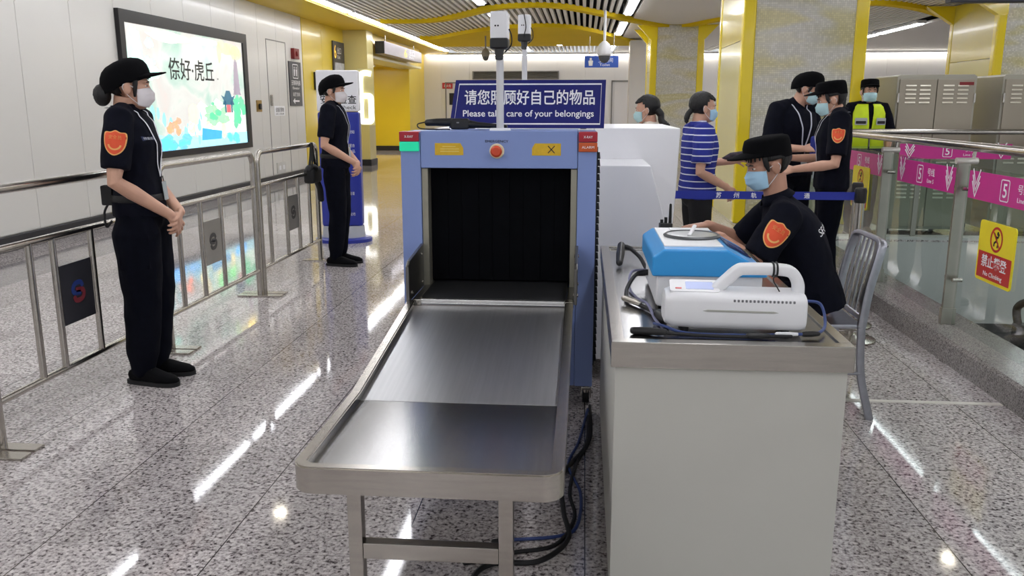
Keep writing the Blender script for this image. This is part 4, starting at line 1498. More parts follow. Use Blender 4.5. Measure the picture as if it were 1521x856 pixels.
for (x, y, z, s_, lab, m) in ((-2.52, 22, 2.70, 1.0, 'dark dome camera hanging from the far ceiling left of the white box cameras', MGREY), (0.36, 17.0, 2.45, 1.35, 'white dome camera hanging on a stem in front of the blue toilet sign', WHITE_P)):
    d = thing('dome_camera', lab, 'camera', (x, y, z))
    b = bmesh.new()
    cyl(b, (0, 0, 0.06), (0, 0, 3.3 - z), 0.02 * s_)
    obj('stem', b, m, d)
    b = bmesh.new()
    lathe(b, [(0.03 * s_, 0.14 * s_), (0.075 * s_, 0.10 * s_), (0.105 * s_, 0.03 * s_), (0.105 * s_, -0.04 * s_), (0.09 * s_, -0.06 * s_)], n=24)
    obj('housing', b, m, d)
    b = bmesh.new()
    lathe(b, [(0.085 * s_, -0.05 * s_), (0.075 * s_, -0.11 * s_), (0.045 * s_, -0.15 * s_), (0.01, -0.163 * s_)], n=24)
    obj('dome', b, mat('smoked_dome', '55585c', 0.15), d)
dk = thing('hanging_sign', 'dark hanging sign box cut by the top right picture edge', 'sign', (3.75, 8.0, 2.48))
b = bmesh.new()
box(b, (-0.62, -0.06, -0.18), (0.9, 0.06, 0.18), 0.01)
obj('sign_box', b, mat('dark_navy_box', '1c1c2a', 0.4), dk)
b = bmesh.new()
for x in (-0.4, 0.7):
    cyl(b, (x, 0, 0.17), (x, 0, 0.76), 0.015)
obj('hanger', b, STEEL_T, dk)

# ---------------------------------------------------------------- steel crowd barriers
def swirl(b, M, s):
    """the two interlocking hooks of the emblem"""
    up = [(0.45, 0.22), (0.30, 0.46), (0.0, 0.52), (-0.35, 0.44), (-0.52, 0.18), (-0.42, -0.02), (-0.1, -0.08), (0.22, -0.10)]
    P = [(p.x * s, p.y * s) for p in smooth_path([(x, y, 0) for x, y in up], 5)]
    return P, [(-x, -y) for x, y in P]


def barrier(y0, label, bars, plate, colours):
    t = thing('crowd_barrier', label, 'barrier', (-2.45, y0, 0), 0, 'steel barriers along the left aisle')
    L = 1.5
    b = bmesh.new()
    hz, r = 1.085, 0.08
    pts = [(0, 0.035, 0.012)] + [(0, 0.035 + r - r * math.cos(R(a)), hz - r + r * math.sin(R(a))) for a in range(0, 91, 15)]
    pts += [(0, L - 0.035 - r + r * math.sin(R(a)), hz - r + r * math.cos(R(a))) for a in range(0, 91, 15)] + [(0, L - 0.035, 0.012)]
    tube(b, pts, 0.0215, n=14)
    obj('frame', b, STEEL_T, t)
    for z in (0.835, 0.20):
        b = bmesh.new()
        tube(b, [(0, 0.03, z), (0, L - 0.03, z)], 0.0165, n=12)
        obj('rail', b, STEEL_T, t)
    for y in bars:
        b = bmesh.new()
        tube(b, [(0, y, 0.20), (0, y, 0.835)], 0.0155, n=12)
        obj('bar', b, STEEL_T, t)
    for y in (0.035, L - 0.035):
        b = bmesh.new()
        box(b, (-0.17, y - 0.035, 0.0), (0.17, y + 0.035, 0.012), 0.003)
        obj('foot_plate', b, STEEL, t)
    pa, pb, z0, z1 = plate
    b = bmesh.new()
    box(b, (-0.004, pa, z0), (0.004, pb, z1), 0.002)
    pl = obj('plate', b, mat(*colours[0]), t)
    M = MYZ(0.0045, (pa + pb) / 2, (z0 + z1) / 2)
    A, B_ = swirl(None, M, 0.085)
    for P, c in ((A, colours[1]), (B_, colours[2])):
        b = bmesh.new()
        ribbon(b, M, P, 0.024, 0.0, 0.0012)
        obj('emblem', b, mat(*c), pl)
    return t
K = ('dark_plate', '35353b', 0.4, 0.2, 0.05)
Gp = ('grey_plate', '8f8d8a', 0.35, 0.6, 0.05)
DKE = ('dark_emblem', '3a393b', 0.5)
BLE = ('blue_emblem', '1c3478', 0.5)
RDE = ('red_emblem', '7c2a34', 0.5)
barrier(3.15, 'nearest crowd barrier with a dark plate and blue and red emblem', (0.36, 0.53, 0.84, 1.14), (0.555, 0.815, 0.40, 0.69), (K, BLE, RDE))
barrier(4.67, 'middle crowd barrier with a grey plate behind the near guard', (0.25, 0.55, 0.86, 1.18), (0.575, 0.835, 0.40, 0.69), (Gp, DKE, DKE))
barrier(6.19, 'farthest crowd barrier with a grey plate beside the guard in the distance', (0.24, 0.62, 0.92, 1.22), (0.64, 0.90, 0.40, 0.69), (Gp, DKE, DKE))
barrier(1.63, 'crowd barrier leaving the picture at the left edge, only its foot plate showing', (0.36, 0.53, 0.84, 1.14), (0.555, 0.815, 0.40, 0.69), (K, BLE, RDE))
bg = thing('hanging_pouch', 'black pouch hanging by its strap from the farthest barrier', 'bag', (-2.42, 7.45, 1.05))
b = bmesh.new()
box(b, (-0.05, -0.12, -0.30), (0.05, 0.12, -0.17), 0.03, 3)
ell(b, (0.0, -0.02, -0.18), (0.055, 0.11, 0.05))
obj('pouch', b, BLACKR, bg)
b = bmesh.new()
tube(b, smooth_path([(0.0, -0.11, -0.2), (0.0, -0.04, -0.06), (0.0, 0.0, 0.055), (0.0, 0.04, -0.06), (0.0, 0.11, -0.2)], 6), [(0.012, 0.003)] * 25, ref=(1, 0, 0), n=8)
obj('strap', b, BLACKR, bg)
b = bmesh.new()
tube(b, smooth_path([(0.01, 0.06, -0.28), (0.02, 0.12, -0.36), (0.015, 0.15, -0.43), (0.01, 0.17, -0.47)], 4), [(0.03, 0.02)] * 13, n=10, rnd=True)
obj('nozzle', b, BLACKR, bg)
b = bmesh.new()
tube(b, smooth_path([(0.03, -0.08, 0.0), (0.035, -0.1, -0.08), (0.03, -0.11, -0.17)], 4), [(0.008, 0.002)] * 9, n=8)
obj('tag_strap', b, BLACKR, bg)

# ---------------------------------------------------------------- security check totem
kt = thing('security_totem', 'blue and white security check totem behind the guard in the distance', 'totem', (-2.56, 8.85, 0), R(8))
b = bmesh.new()
lathe(b, [(0.30, 0.0), (0.30, 0.035), (0.27, 0.05)], n=40, sy=0.75)
obj('base', b, mat('totem_blue', '26349c', 0.3, 0, 0.03, coat=0.2), kt)
b = bmesh.new()
lathe(b, [(0.23, 0.05), (0.22, 0.17)], n=40, sy=0.7)
obj('plinth', b, mat('totem_grey', 'bfc2c8', 0.35), kt)
b = bmesh.new()
box(b, (-0.215, -0.09, 0.17), (0.215, 0.09, 1.365), 0.03, 3)
bd = obj('lower_body', b, mat('totem_blue', '26349c'), kt)
b = bmesh.new()
box(b, (-0.215, -0.09, 1.37), (0.215, 0.09, 1.785), 0.02, 3)
up = obj('upper_panel', b, WHITE, kt)
text('lettering', '安全检查', MXZ(0.01, -0.0905, 1.49), 0.37, 0.09, PRINTK, up, bold=0.01)
text('lettering', 'Safety Check', MXZ(0.01, -0.0905, 1.405), 0.36, 0.05, PRINTK, up)
for z, s_ in ((1.16, '安检须知'), (1.02, '请主动配合'), (0.96, '行李物品'), (0.90, '进站安检'), (0.52, '逢包必查'), (0.30, '逢液必检')):
    text('lettering', s_, MXZ(0.09, -0.0905, z), 0.14 if z > 0.9 else 0.10, 0.035, PRINTW, bd)
b = bmesh.new()
ribbon(b, MXZ(-0.02, -0.0915, 1.64), [(-0.06, 0.08), (-0.06, -0.06), (0.06, -0.06), (0.06, 0.08)], 0.014)
obj('pictogram', b, PRINTK, up, 0)

# ---------------------------------------------------------------- glass balustrade
def glass_material():
    m = bpy.data.materials.new('clear_glass')
    m.use_nodes = True
    nt = m.node_tree
    nt.nodes.remove(nt.nodes['Principled BSDF'])
    out = nt.nodes['Material Output']
    tr_ = node(nt, 'ShaderNodeBsdfTransparent')
    tr_.inputs[0].default_value = (0.88, 0.93, 0.91, 1)
    gl = node(nt, 'ShaderNodeBsdfGlossy')
    gl.inputs['Roughness'].default_value = 0.01
    fr = node(nt, 'ShaderNodeFresnel')
    fr.inputs[0].default_value = 1.5
    mx = node(nt, 'ShaderNodeMixShader')
    geo = node(nt, 'ShaderNodeNewGeometry')
    nt.links.new(math_node(nt, 'MULTIPLY', fr.outputs[0], math_node(nt, 'SUBTRACT', 1.0, geo.outputs['Backfacing'])), mx.inputs[0])
    nt.links.new(tr_.outputs[0], mx.inputs[1])
    nt.links.new(gl.outputs[0], mx.inputs[2])
    nt.links.new(mx.outputs[0], out.inputs['Surface'])
    return m
GLASS = glass_material()
POSTM = mat('satin_steel_post', '9b988f', 0.35, 0.9, 0.06)
gb = thing('glass_balustrade', 'glass balustrade with steel posts and round handrail on the granite kerb', 'balustrade', (2.2, 5.0, 0.14))
posts = [-1.1, 0.15, 1.4, 2.65, 3.9, 5.15, 6.4, 7.65, 8.6, 9.34]
for y0, y1 in zip(posts, posts[1:]):
    b = bmesh.new()
    box(b, (0.016, y0 + 0.03 - 5, 0.005), (0.026, y1 - 0.03 - 5, 0.95), 0.002, 1)
    obj('glass_pane', b, GLASS, gb, 0)
for y in posts:
    b = bmesh.new()
    box(b, (-0.034, y - 0.011 - 5, 0.0), (0.036, y + 0.011 - 5, 0.965), 0.002)
    p = obj('post', b, POSTM, gb)
    b = bmesh.new()
    box(b, (-0.04, y - 0.02 - 5, 0.0), (0.042, y + 0.02 - 5, 0.10), 0.003)
    obj('foot_bracket', b, POSTM, p)
    b = bmesh.new()
    cyl(b, (0.05, y - 5, 0.975), (0.055, y - 5, 1.03), 0.010)
    obj('rail_bracket', b, STEEL_T, p)
    b = bmesh.new()
    tube(b, [(-0.045, y - 5, 0.975), (0.075, y - 5, 0.975)], 0.019, n=16)
    obj('cap_tube', b, mat('white_cap_tube', 'd8d4cc', 0.3, 0.4, 0.03), p)
    for z in (0.28, 0.82):
        b = bmesh.new()
        for s in (-1, 1):
            cyl(b, (-0.014, y + s * 0.05 - 5, z), (0.04, y + s * 0.05 - 5, z), 0.013, 14)
        cyl(b, (0.0, y - 0.055 - 5, z), (0.0, y + 0.055 - 5, z), 0.006, 10)
        obj('glass_clamp', b, STEEL_T, p)
b = bmesh.new()
tube(b, [(0.06, -6.2, 1.055), (0.06, 4.36, 1.055)], 0.027, n=20, rnd=True)
obj('handrail', b, STEEL_T, gb)

gf = thing('far_balustrade', 'far glass balustrade with steel handrail in front of the grey cabinets', 'balustrade', (2.3, 9.5, 0.03))
fp = [0.0, 1.3, 2.6, 3.9, 5.2]
for x0, x1 in zip(fp, fp[1:]):
    b = bmesh.new()
    box(b, (x0 + 0.05, 0.016, 0.05), (x1 - 0.05, 0.026, 0.97), 0.002, 1)
    obj('glass_pane', b, GLASS, gf, 0)
for x in fp:
    b = bmesh.new()
    box(b, (x - 0.026, -0.006, 0.0), (x + 0.026, 0.012, 1.02), 0.002)
    cyl(b, (x, 0.0, 1.0), (x, 0.0, 1.11), 0.011)
    obj('post', b, POSTM, gf)
b = bmesh.new()
tube(b, [(-0.05, 0.0, 1.125), (5.6, 0.0, 1.125)], 0.03, n=20, rnd=True)
obj('handrail', b, STEEL_T, gf)

# line banners and warnings fixed to the glass (seen from the -X side, reading towards the viewer's right = -Y)
def chevrons(b, M, cx, s):
    for dy in (0.035, 0.0, -0.035):
        ribbon(b, M, [(cx - 0.045 * s, dy * s + 0.055 * s), (cx, dy * s - 0.03 * s), (cx + 0.045 * s, dy * s + 0.055 * s)], 0.012 * s, 0.001)


def line_banner(loc, M0, w, h, label, group=None):
    t = thing('line_banner', label, 'banner', loc)
    M = M0
    b = bmesh.new()
    flat(b, M, rrect(w, h, 0.004), 0.0, 0.003)
    obj('panel', b, PINK, t, 20)
    M1 = M @ Matrix.Translation((0, 0, 0.003))
    for cx in (-w * 0.41, w * 0.41):
        b = bmesh.new()
        chevrons(b, M1, cx, h / 0.155)
        obj('chevron', b, PRINTW, t, 0)
    b = bmesh.new()
    ribbon(b, M1, rrect(h * 0.58, h * 0.72, 0.012, cx=-w * 0.07), 0.006, 0.001, closed=True)
    fr_ = obj('number_box', b, PRINTW, t, 0)
    text('numeral', '5', M1 @ Matrix.Translation((-w * 0.07, 0, 0)), h * 0.27, h * 0.48, PRINTW, fr_, bold=0.01)
    text('lettering', '号线', M1 @ Matrix.Translation((w * 0.12, h * 0.14, 0)), h * 0.72, h * 0.32, PRINTW, t)
    text('lettering', 'Line 5', M1 @ Matrix.Translation((w * 0.12, -h * 0.22, 0)), h * 0.66, h * 0.16, PRINTW, t)
    return t
Mb = MYZn(0, 0, 0)
for y, z, w, lab in ((4.58, 0.99, 1.0, 'nearest pink line 5 banner on the glass at the right picture edge'), (5.74, 0.99, 0.94, 'middle pink line 5 banner between two steel posts of the near glass'), (7.0, 0.99, 1.0, 'pink line 5 banner on the glass beside the two standing officers')):
    line_banner((2.2125, y, z), Mb, w, 0.155, lab)
line_banner((2.75 + 1.2, 9.488, 0.95), MXZ(0, 0, 0), 1.15, 0.16, 'distant pink line 5 banner on the left half of the far glass')
line_banner((2.75 + 2.55, 9.488, 0.95), MXZ(0, 0, 0), 1.15, 0.16, 'distant pink line 5 banner on the right half of the far glass')


def climb_sign(y, z, lab):
    t = thing('no_climbing_sign', lab, 'sign', (2.208, y, z))
    M = MYZn(0, 0, 0)
    b = bmesh.new()
    flat(b, M, rrect(0.40, 0.33, 0.022), 0.0, 0.006)
    obj('panel', b, YELS, t, 20)
    M1 = M @ Matrix.Translation((0, 0, 0.006))
    b = bmesh.new()
    flat(b, M1, rrect(0.37, 0.145, 0.004, cy=-0.075), 0.0005)
    rb = obj('red_field', b, REDS, t, 0)
    text('lettering', '禁止攀登', M1 @ Matrix.Translation((0, -0.05, 0.0006)), 0.28, 0.068, PRINTW, rb, bold=0.012)
    text('lettering', 'No Climbing', M1 @ Matrix.Translation((0, -0.122, 0.0006)), 0.21, 0.032, PRINTW, rb)
    b = bmesh.new()
    ribbon(b, M1, circ(0.062, 28, 0, 0.078), 0.013, 0.0005, 0.001, closed=True)
    ribbon(b, M1, [(-0.042, 0.12), (0.042, 0.036)], 0.010, 0.0012)
    obj('red_ring', b, REDS, t, 0)
    b = bmesh.new()
    flat(b, M1, circ(0.0115, 14, 0.012, 0.112), 0.0009)
    ribbon(b, M1, [(-0.028, 0.110), (-0.008, 0.092), (0.016, 0.092), (0.026, 0.112)], 0.011, 0.0008)
    ribbon(b, M1, [(0.004, 0.096), (0.0, 0.07), (-0.02, 0.058), (-0.022, 0.04)], 0.013, 0.0008)
    ribbon(b, M1, [(0.002, 0.07), (0.02, 0.06), (0.016, 0.036)], 0.012, 0.0008)
    obj('climber_pictogram', b, PRINTK, t, 0)
    return t
climb_sign(4.66, 0.65, 'yellow and red no climbing sign hanging low on the near glass')
climb_sign(6.98, 0.79, 'yellow and red no climbing sign under the banner beside the standing officers')

# ---------------------------------------------------------------- grey louvred cabinets beyond the glass
CABM = mat('beige_grey_cabinet', 'a39a8a', 0.38, 0.35, 0.04, 2)
CABS = mat('beige_grey_cabinet_side', 'a8a496', 0.38, 0.35, 0.04, 2)
def louvred_cabinet(x, y, label, red):
    t = thing('louvred_cabinet', label, 'cabinet', (x, y, 0), 0, 'grey steel cabinets beyond the glass')
    w, d, h = 0.84, 0.75, 1.76
    b = bmesh.new()
    prism(b, [(0.0, 0.06), (w, 0.06), (w, h - 0.02), (w - 0.03, h), (0.03, h), (0.0, h - 0.02)], 'y', 0, d, 0.008)
    obj('body', b, CABS, t)
    b = bmesh.new()
    for xx in (0.05, w - 0.05):
        for yy in (0.06, d - 0.06):
            cyl(b, (xx, yy, 0.0), (xx, yy, 0.07), 0.025)
    obj('foot', b, BLACK, t)
    for k in range(2):
        x0, x1 = 0.025 + k * 0.397, 0.025 + k * 0.397 + 0.39
        b = bmesh.new()
        box(b, (x0, -0.022, 0.09), (x1, -0.001, h - 0.05), 0.006)
        dr = obj('door', b, CABM, t)
        for grp, (zc, n_) in enumerate(((h - 0.30, 5), (h - 0.95, 3), (0.42, 6))):
            b = bmesh.new()
            for q in range(n_):
                for cx in (-0.075, 0.075):
                    xm = (x0 + x1) / 2 + cx
                    prism(b, [(-0.0225, zc + q * 0.045 - 0.009), (-0.034, zc + q * 0.045 - 0.006), (-0.0225, zc + q * 0.045 + 0.010)], 'x', xm - 0.055, xm + 0.055)
            obj('louvre_slats', b, mat('pale_louvre', 'ded9c8', 0.35, 0.2, 0.02), dr)
        b = bmesh.new()
        hx = x0 - 0.012 if k == 0 else x1 + 0.006
        box(b, (hx - 0.008, -0.035, h - 0.30), (hx + 0.012, -0.02, h - 0.20), 0.003)
        box(b, (hx - 0.008, -0.035, 0.30), (hx + 0.012, -0.02, 0.40), 0.003)
        obj('hinge', b, STEEL_T, dr)
    if red:
        b = bmesh.new()
        box(b, (w - 0.19, -0.026, h - 0.115), (w - 0.04, -0.021, h - 0.08), 0.002)
        obj('red_plate', b, mat('dark_red', '7c1418'), t)
    return t
louvred_cabinet(3.41, 9.85, 'grey louvred double cabinet with a red plate beside the officer in a yellow vest', True)
louvred_cabinet(4.52, 9.85, 'grey louvred double cabinet cut by the right picture edge', False)

# ---------------------------------------------------------------- belt barrier
BELT = mat('blue_belt', '20309c', 0.6, 0, 0.03)
def stanchion(x, y, lab):
    t = thing('belt_stanchion', lab, 'stanchion', (x, y, 0))
    b = bmesh.new()
    lathe(b, [(0.16, 0), (0.16, 0.012), (0.06, 0.03), (0.035, 0.045)], n=28)
    obj('base', b, STEEL, t)
    b = bmesh.new()
    cyl(b, (0, 0, 0.03), (0, 0, 0.86), 0.028, 18)
    obj('pole', b, STEEL_T, t)
    b = bmesh.new()
    lathe(b, [(0.033, 0.855), (0.036, 0.87), (0.036, 0.93), (0.03, 0.945)], n=18)
    obj('belt_cassette', b, BLACK, t)
    return t
stanchion(1.665, 5.25, 'steel stanchion holding the end of the blue belt')
stanchion(1.76, 5.62, 'steel stanchion standing close behind the belt end')
bt = thing('barrier_belt', 'blue barrier belt with white Chinese lettering stretched behind the seated guard', 'belt', (0.55, 5.25, 0.895))
b = bmesh.new()
box(b, (-0.02, -0.0015, -0.024), (1.08, 0.0015, 0.024))
obj('webbing', b, BELT, bt)
for k, c in enumerate('苏州轨道交通'):
    text('lettering', c, MXZ(0.275 + 0.105 * k, -0.0016, 0), 0.034, 0.034, PRINTW, bt, keep=True, bold=0.015)

# ---------------------------------------------------------------- escalator in the opening behind the glass
es = thing('escalator', 'dark escalator going down in the opening behind the glass', 'escalator', (4.0, 7.2, -0.92))
b = bmesh.new()
for k in range(9):
    box(b, (-0.5, 1.0 - 0.4 * (k + 1), -2.3 + 0.2 * (8 - k) - 0.2), (0.5, 1.0 - 0.4 * k, -2.3 + 0.2 * (8 - k)), 0.004)
obj('steps', b, mat('escalator_steps', '4a4b4c', 0.4, 0.6, 0.1), es)
for s in (-1, 1):
    b = bmesh.new()
    prism(b, [(1.4, -0.55), (1.9, -0.4), (1.9, 0.1), (1.4, 0.15), (-2.6, -1.85), (-2.6, -2.5)], 'x', s * 0.62 - 0.06, s * 0.62 + 0.06, 0.01)
    o = obj('side_panel', b, mat('escalator_side', '55585a', 0.25, 0.7, 0.05), es)
    b = bmesh.new()
    tube(b, smooth_path([(s * 0.62, 1.85, 0.0), (s * 0.62, 1.95, 0.25), (s * 0.62, 1.6, 0.38), (s * 0.62, 1.2, 0.25), (s * 0.62, -0.6, -0.65), (s * 0.62, -2.6, -1.65)], 6), 0.04, n=12, rnd=True)
    obj('hand_belt', b, BLACKR, o)
# ---------------------------------------------------------------- people
def hand(bm, wr, d, nrm, thumb_side, curl=25, spread=11, s=1.0, thumb_curl=20):
    """palm, five fingers. d: from wrist to knuckles; nrm: out of the palm; thumb_side: +1/-1 along d x nrm"""
    d = Vector(d).normalized()
    nrm = Vector(nrm)
    nrm = (nrm - d * nrm.dot(d)).normalized()
    ac = d.cross(nrm).normalized() * thumb_side          # towards the thumb
    wr = Vector(wr)
    kn = wr + d * 0.088 * s
    tube(bm, [wr - d * 0.02 * s, wr + d * 0.015 * s, wr + d * 0.05 * s, kn], [(0.025 * s, 0.018 * s), (0.031 * s, 0.016 * s), (0.039 * s, 0.0145 * s), (0.039 * s, 0.011 * s)], ref=ac, n=14, rnd=True)
    for i, (off, ln) in enumerate(((0.0300, 0.070), (0.0100, 0.079), (-0.0100, 0.073), (-0.0290, 0.057))):
        a0 = R(spread * (1.5 - i) * 0.6)
        base = kn + ac * off * s - d * 0.008 * s
        dirv = (d * math.cos(a0) + ac * math.sin(a0)).normalized()
        p = [base]
        ang = R(curl * 0.5)
        for f_, r_ in ((0.46, curl), (0.30, curl * 1.1), (0.24, curl * 0.8)):
            q = dirv * math.cos(ang) + nrm * math.sin(ang)
            p.append(p[-1] + q * ln * f_ * s)
            ang += R(r_)
        tube(bm, p, [(0.0092 * s,) * 2, (0.0086 * s,) * 2, (0.0078 * s,) * 2, (0.0066 * s,) * 2], n=9, rnd=True)
    b0 = wr + d * 0.022 * s + ac * 0.024 * s
    tdir = (d * 0.75 + ac * 0.72 + nrm * 0.25).normalized()
    p1 = b0 + tdir * 0.036 * s
    t2 = (d * math.cos(R(thumb_curl)) * 0.95 + ac * 0.30 + nrm * (0.2 + math.sin(R(thumb_curl)))).normalized()
    p2 = p1 + t2 * 0.030 * s
    p3 = p2 + (t2 + nrm * 0.15).normalized() * 0.023 * s
    tube(bm, [b0, p1, p2, p3], [(0.014 * s,) * 2, (0.0105 * s,) * 2, (0.0095 * s,) * 2, (0.0078 * s,) * 2], n=10, rnd=True)


STAND = dict(pel=(0, 0, 0.93), waist=(0, 0.0, 1.06), chest=(0, 0.01, 1.24), top=(0, -0.01, 1.385), neck=(0, -0.012, 1.42), head=(0, 0.025, 1.545),
             shL=(-0.165, -0.01, 1.365), shR=(0.165, -0.01, 1.365), elL=(-0.235, -0.03, 1.09), elR=(0.235, -0.03, 1.09), wrL=(-0.22, 0.06, 0.86), wrR=(0.22, 0.06, 0.86),
             hiL=(-0.085, 0, 0.88), hiR=(0.085, 0, 0.88), knL=(-0.09, 0.02, 0.48), knR=(0.09, 0.02, 0.48), anL=(-0.09, -0.02, 0.09), anR=(0.09, -0.02, 0.09))


def person(label, loc, rz, pose, s=1.0, head_yaw=0, head_pitch=0, head_tilt=0, skin=None, voxel=0.0055, hands=None, shirt=None, trousers=None, shoes=True, bulk=1.0, leg_bulk=1.0,
           shirt_hem=0.86, sleeve=0.78, mask=None, cap=None, hair='short', brow=True, name='person', feet=(0, 0), skirt_waist=1.0):
    J = {k: Vector(v) for k, v in {**STAND, **pose}.items()}
    for k in J:
        J[k] = J[k] * s
    g = bulk
    root = thing(name, label, 'person', loc, rz)
    skin = skin or SKIN
    Mh = Matrix.Translation(J['head']) @ Matrix.Rotation(R(head_yaw), 4, 'Z') @ Matrix.Rotation(R(head_pitch), 4, 'X') @ Matrix.Rotation(R(head_tilt), 4, 'Y') @ Matrix.Diagonal((s, s, s, 1))
    right = (J['shR'] - J['shL']).normalized()
    hright = (J['hiR'] - J['hiL']).normalized()
    # ---- body: one skin
    b = bmesh.new()
    ell(b, (0, -0.014, 0.035), (0.074, 0.094, 0.082), Mh)
    ell(b, (0, 0.028, -0.03), (0.061, 0.062, 0.083), Mh)
    ell(b, (0, 0.040, -0.083), (0.042, 0.043, 0.032), Mh)
    ell(b, (0, 0.066, 0.018), (0.052, 0.026, 0.016), Mh)
    tube(b, [(0, 0.080, 0.008), (0, 0.088, -0.012), (0, 0.094, -0.028), (0, 0.085, -0.036)], [(0.008, 0.008), (0.010, 0.009), (0.015, 0.010), (0.012, 0.008)], n=10, rnd=True, M=Mh)
    ell(b, (0, 0.082, -0.063), (0.024, 0.012, 0.008), Mh)
    ell(b, (0, 0.080, -0.074), (0.021, 0.012, 0.008), Mh)
    for sx in (-1, 1):
        ell(b, (sx * 0.041, 0.050, -0.03), (0.018, 0.022, 0.024), Mh)
        ell(b, (sx * 0.078, -0.012, -0.012), (0.010, 0.021, 0.032), Mh, rot=(R(-8), 0, R(sx * 18)))
        ell(b, (sx * 0.083, -0.018, 0.004), (0.008, 0.014, 0.016), Mh)
    hb = Mh @ Vector((0, -0.022, -0.05))
    tube(b, [J['top'] - (J['top'] - J['chest']) * 0.1, J['neck'], hb], [(0.068 * s, 0.06 * s), (0.054 * s, 0.056 * s), (0.053 * s, 0.056 * s)], ref=right, n=18)
    tube(b, [J['pel'], J['waist'], J['chest'], J['top']], [(0.135 * s * g, 0.095 * s * g), (0.12 * s * g, 0.085 * s * g), (0.135 * s * g, 0.10 * s * g), (0.10 * s, 0.07 * s)], ref=right, n=18, rnd=True)
    for q in 'LR':
        sh, el, wr = J['sh' + q], J['el' + q], J['wr' + q]
        tube(b, [J['top'], sh, sh.lerp(el, 0.35), sh.lerp(el, 0.75), el, el.lerp(wr, 0.3), el.lerp(wr, 0.7), wr], [(0.05 * s,) * 2, (0.05 * s,) * 2, (0.047 * s,) * 2, (0.041 * s,) * 2, (0.038 * s,) * 2, (0.039 * s,) * 2, (0.031 * s,) * 2, (0.026 * s, 0.024 * s)], n=14, rnd=True)
        h = (hands or {}).get(q)
        side = 1 if q == 'R' else -1
        if h is None:
            dv = (wr - el).normalized()
            h = dict(d=dv, n=Vector((-side, 0.1, 0)))
        hand(b, wr, h['d'], h['n'], h.get('t', None) or (1 if (Vector(h['d']).cross(Vector(h['n']))).y > 0 else -1), h.get('curl', 25), s=s)
        hi, kn, an = J['hi' + q], J['kn' + q], J['an' + q]
        tube(b, [J['pel'].lerp(hi, 0.4), hi, hi.lerp(kn, 0.5), kn, kn.lerp(an, 0.35), an], [(0.08 * s,) * 2, (0.082 * s * g,) * 2, (0.068 * s,) * 2, (0.052 * s,) * 2, (0.05 * s,) * 2, (0.036 * s,) * 2], n=14, rnd=True)
        fd = Matrix.Rotation(R(feet[0 if q == 'L' else 1]), 4, 'Z') @ Vector((0, 1, 0))
        tube(b, [an - fd * 0.03 * s - Vector((0, 0, 0.04 * s)), an + fd * 0.05 * s - Vector((0, 0, 0.048 * s)), an + fd * 0.13 * s - Vector((0, 0, 0.058 * s))], [(0.03 * s, 0.03 * s), (0.035 * s, 0.03 * s), (0.034 * s, 0.02 * s)], ref=(1, 0, 0), n=12, rnd=True)
    body = remesh('body', b, voxel, skin, root, 3)
    # ---- face parts
    for sx in (-1, 1):
        b = bmesh.new()
        ell(b, (sx * 0.030, 0.0745, 0.0), (0.0125, 0.0055, 0.0045), Mh, 12, rot=(0, 0, R(-sx * 16)))
        e = obj('eye', b, mat('eye_white', 'e6ddd6', 0.2), root, 60)
        b = bmesh.new()
        ell(b, (sx * 0.0305, 0.0785, 0.0), (0.0052, 0.0026, 0.0044), Mh, 10)
        obj('iris', b, EYE, e, 60)
        b = bmesh.new()
        tube(b, [(sx * 0.014, 0.0885, 0.016), (sx * 0.030, 0.0885, 0.020), (sx * 0.046, 0.0785, 0.017)], [(0.003, 0.003), (0.0036, 0.003), (0.0022, 0.002)], ref=(0, 0, 1), n=8, rnd=True, M=Mh)
        obj('eyebrow', b, HAIR, root, 60)
    # ---- clothes
    out = dict(root=root, body=body, J=J, Mh=Mh, s=s)
    if shirt:
        b = bmesh.new()
        hem = J['pel'] + (J['pel'] - J['waist']).normalized() * (0.93 - shirt_hem) * s
        tube(b, [hem, J['pel'], J['waist'], J['chest'], J['chest'].lerp(J['top'], 0.6), J['top'], J['neck'] - (J['neck'] - J['top']) * 0.2],
             [(0.166 * s * g, 0.122 * s * g), (0.164 * s * g, 0.120 * s * g), (0.148 * s * g, 0.108 * s * g), (0.162 * s * g, 0.122 * s * g), (0.162 * s * g, 0.108 * s * g), (0.125 * s * g, 0.085 * s), (0.066 * s, 0.066 * s)], ref=right, n=28, power=2.3)
        for q in 'LR':
            sh, el = J['sh' + q], J['el' + q]
            e1 = sh.lerp(el, sleeve)
            wd = 0.066 * s * g
            tube(b, [J['top'].lerp(sh, 0.35), sh, sh.lerp(el, 0.3), e1], [(0.06 * s, 0.075 * s), (0.069 * s * g,) * 2, (0.069 * s * g,) * 2, (wd,) * 2], n=18)
        tube(b, [J['top'] - (J['neck'] - J['top']) * 0.3, J['neck'] + (J['neck'] - J['top']).normalized() * 0.014 * s], [(0.075 * s, 0.078 * s), (0.064 * s, 0.066 * s)], ref=right, n=20)
        sho = remesh('shirt', b, 0.0075, shirt, root, 6, 0.006 * s, 11, (1, 1, 0.6))
        out['shirt'] = sho
        b = bmesh.new()                                # collar: two wings round the neck
        ax = (J['neck'] - J['top']).normalized()
        fw_ = ax.cross(right) * -1
        if fw_.dot(Vector((0, 1, 0))) < 0:
            fw_ = -fw_
        t = bmesh.new()
        rows = []
        for k in range(21):
            a = R(-62 + 304 * k / 20 - 0) if False else R(118 + 304 * k / 20)
            drn = right * math.cos(a) + fw_ * math.sin(a)
            c0 = J['neck'] + ax * 0.022 * s
            drop = 0.03 + 0.018 * abs(k - 10) / 10
            rows.append([t.verts.new(c0 + drn * 0.061 * s), t.verts.new(c0 + drn * 0.079 * s - ax * drop * s + drn * 0.006 * s)])
        for A, B_ in zip(rows, rows[1:]):
            t.faces.new((A[0], A[1], B_[1], B_[0]))
        merge(b, t)
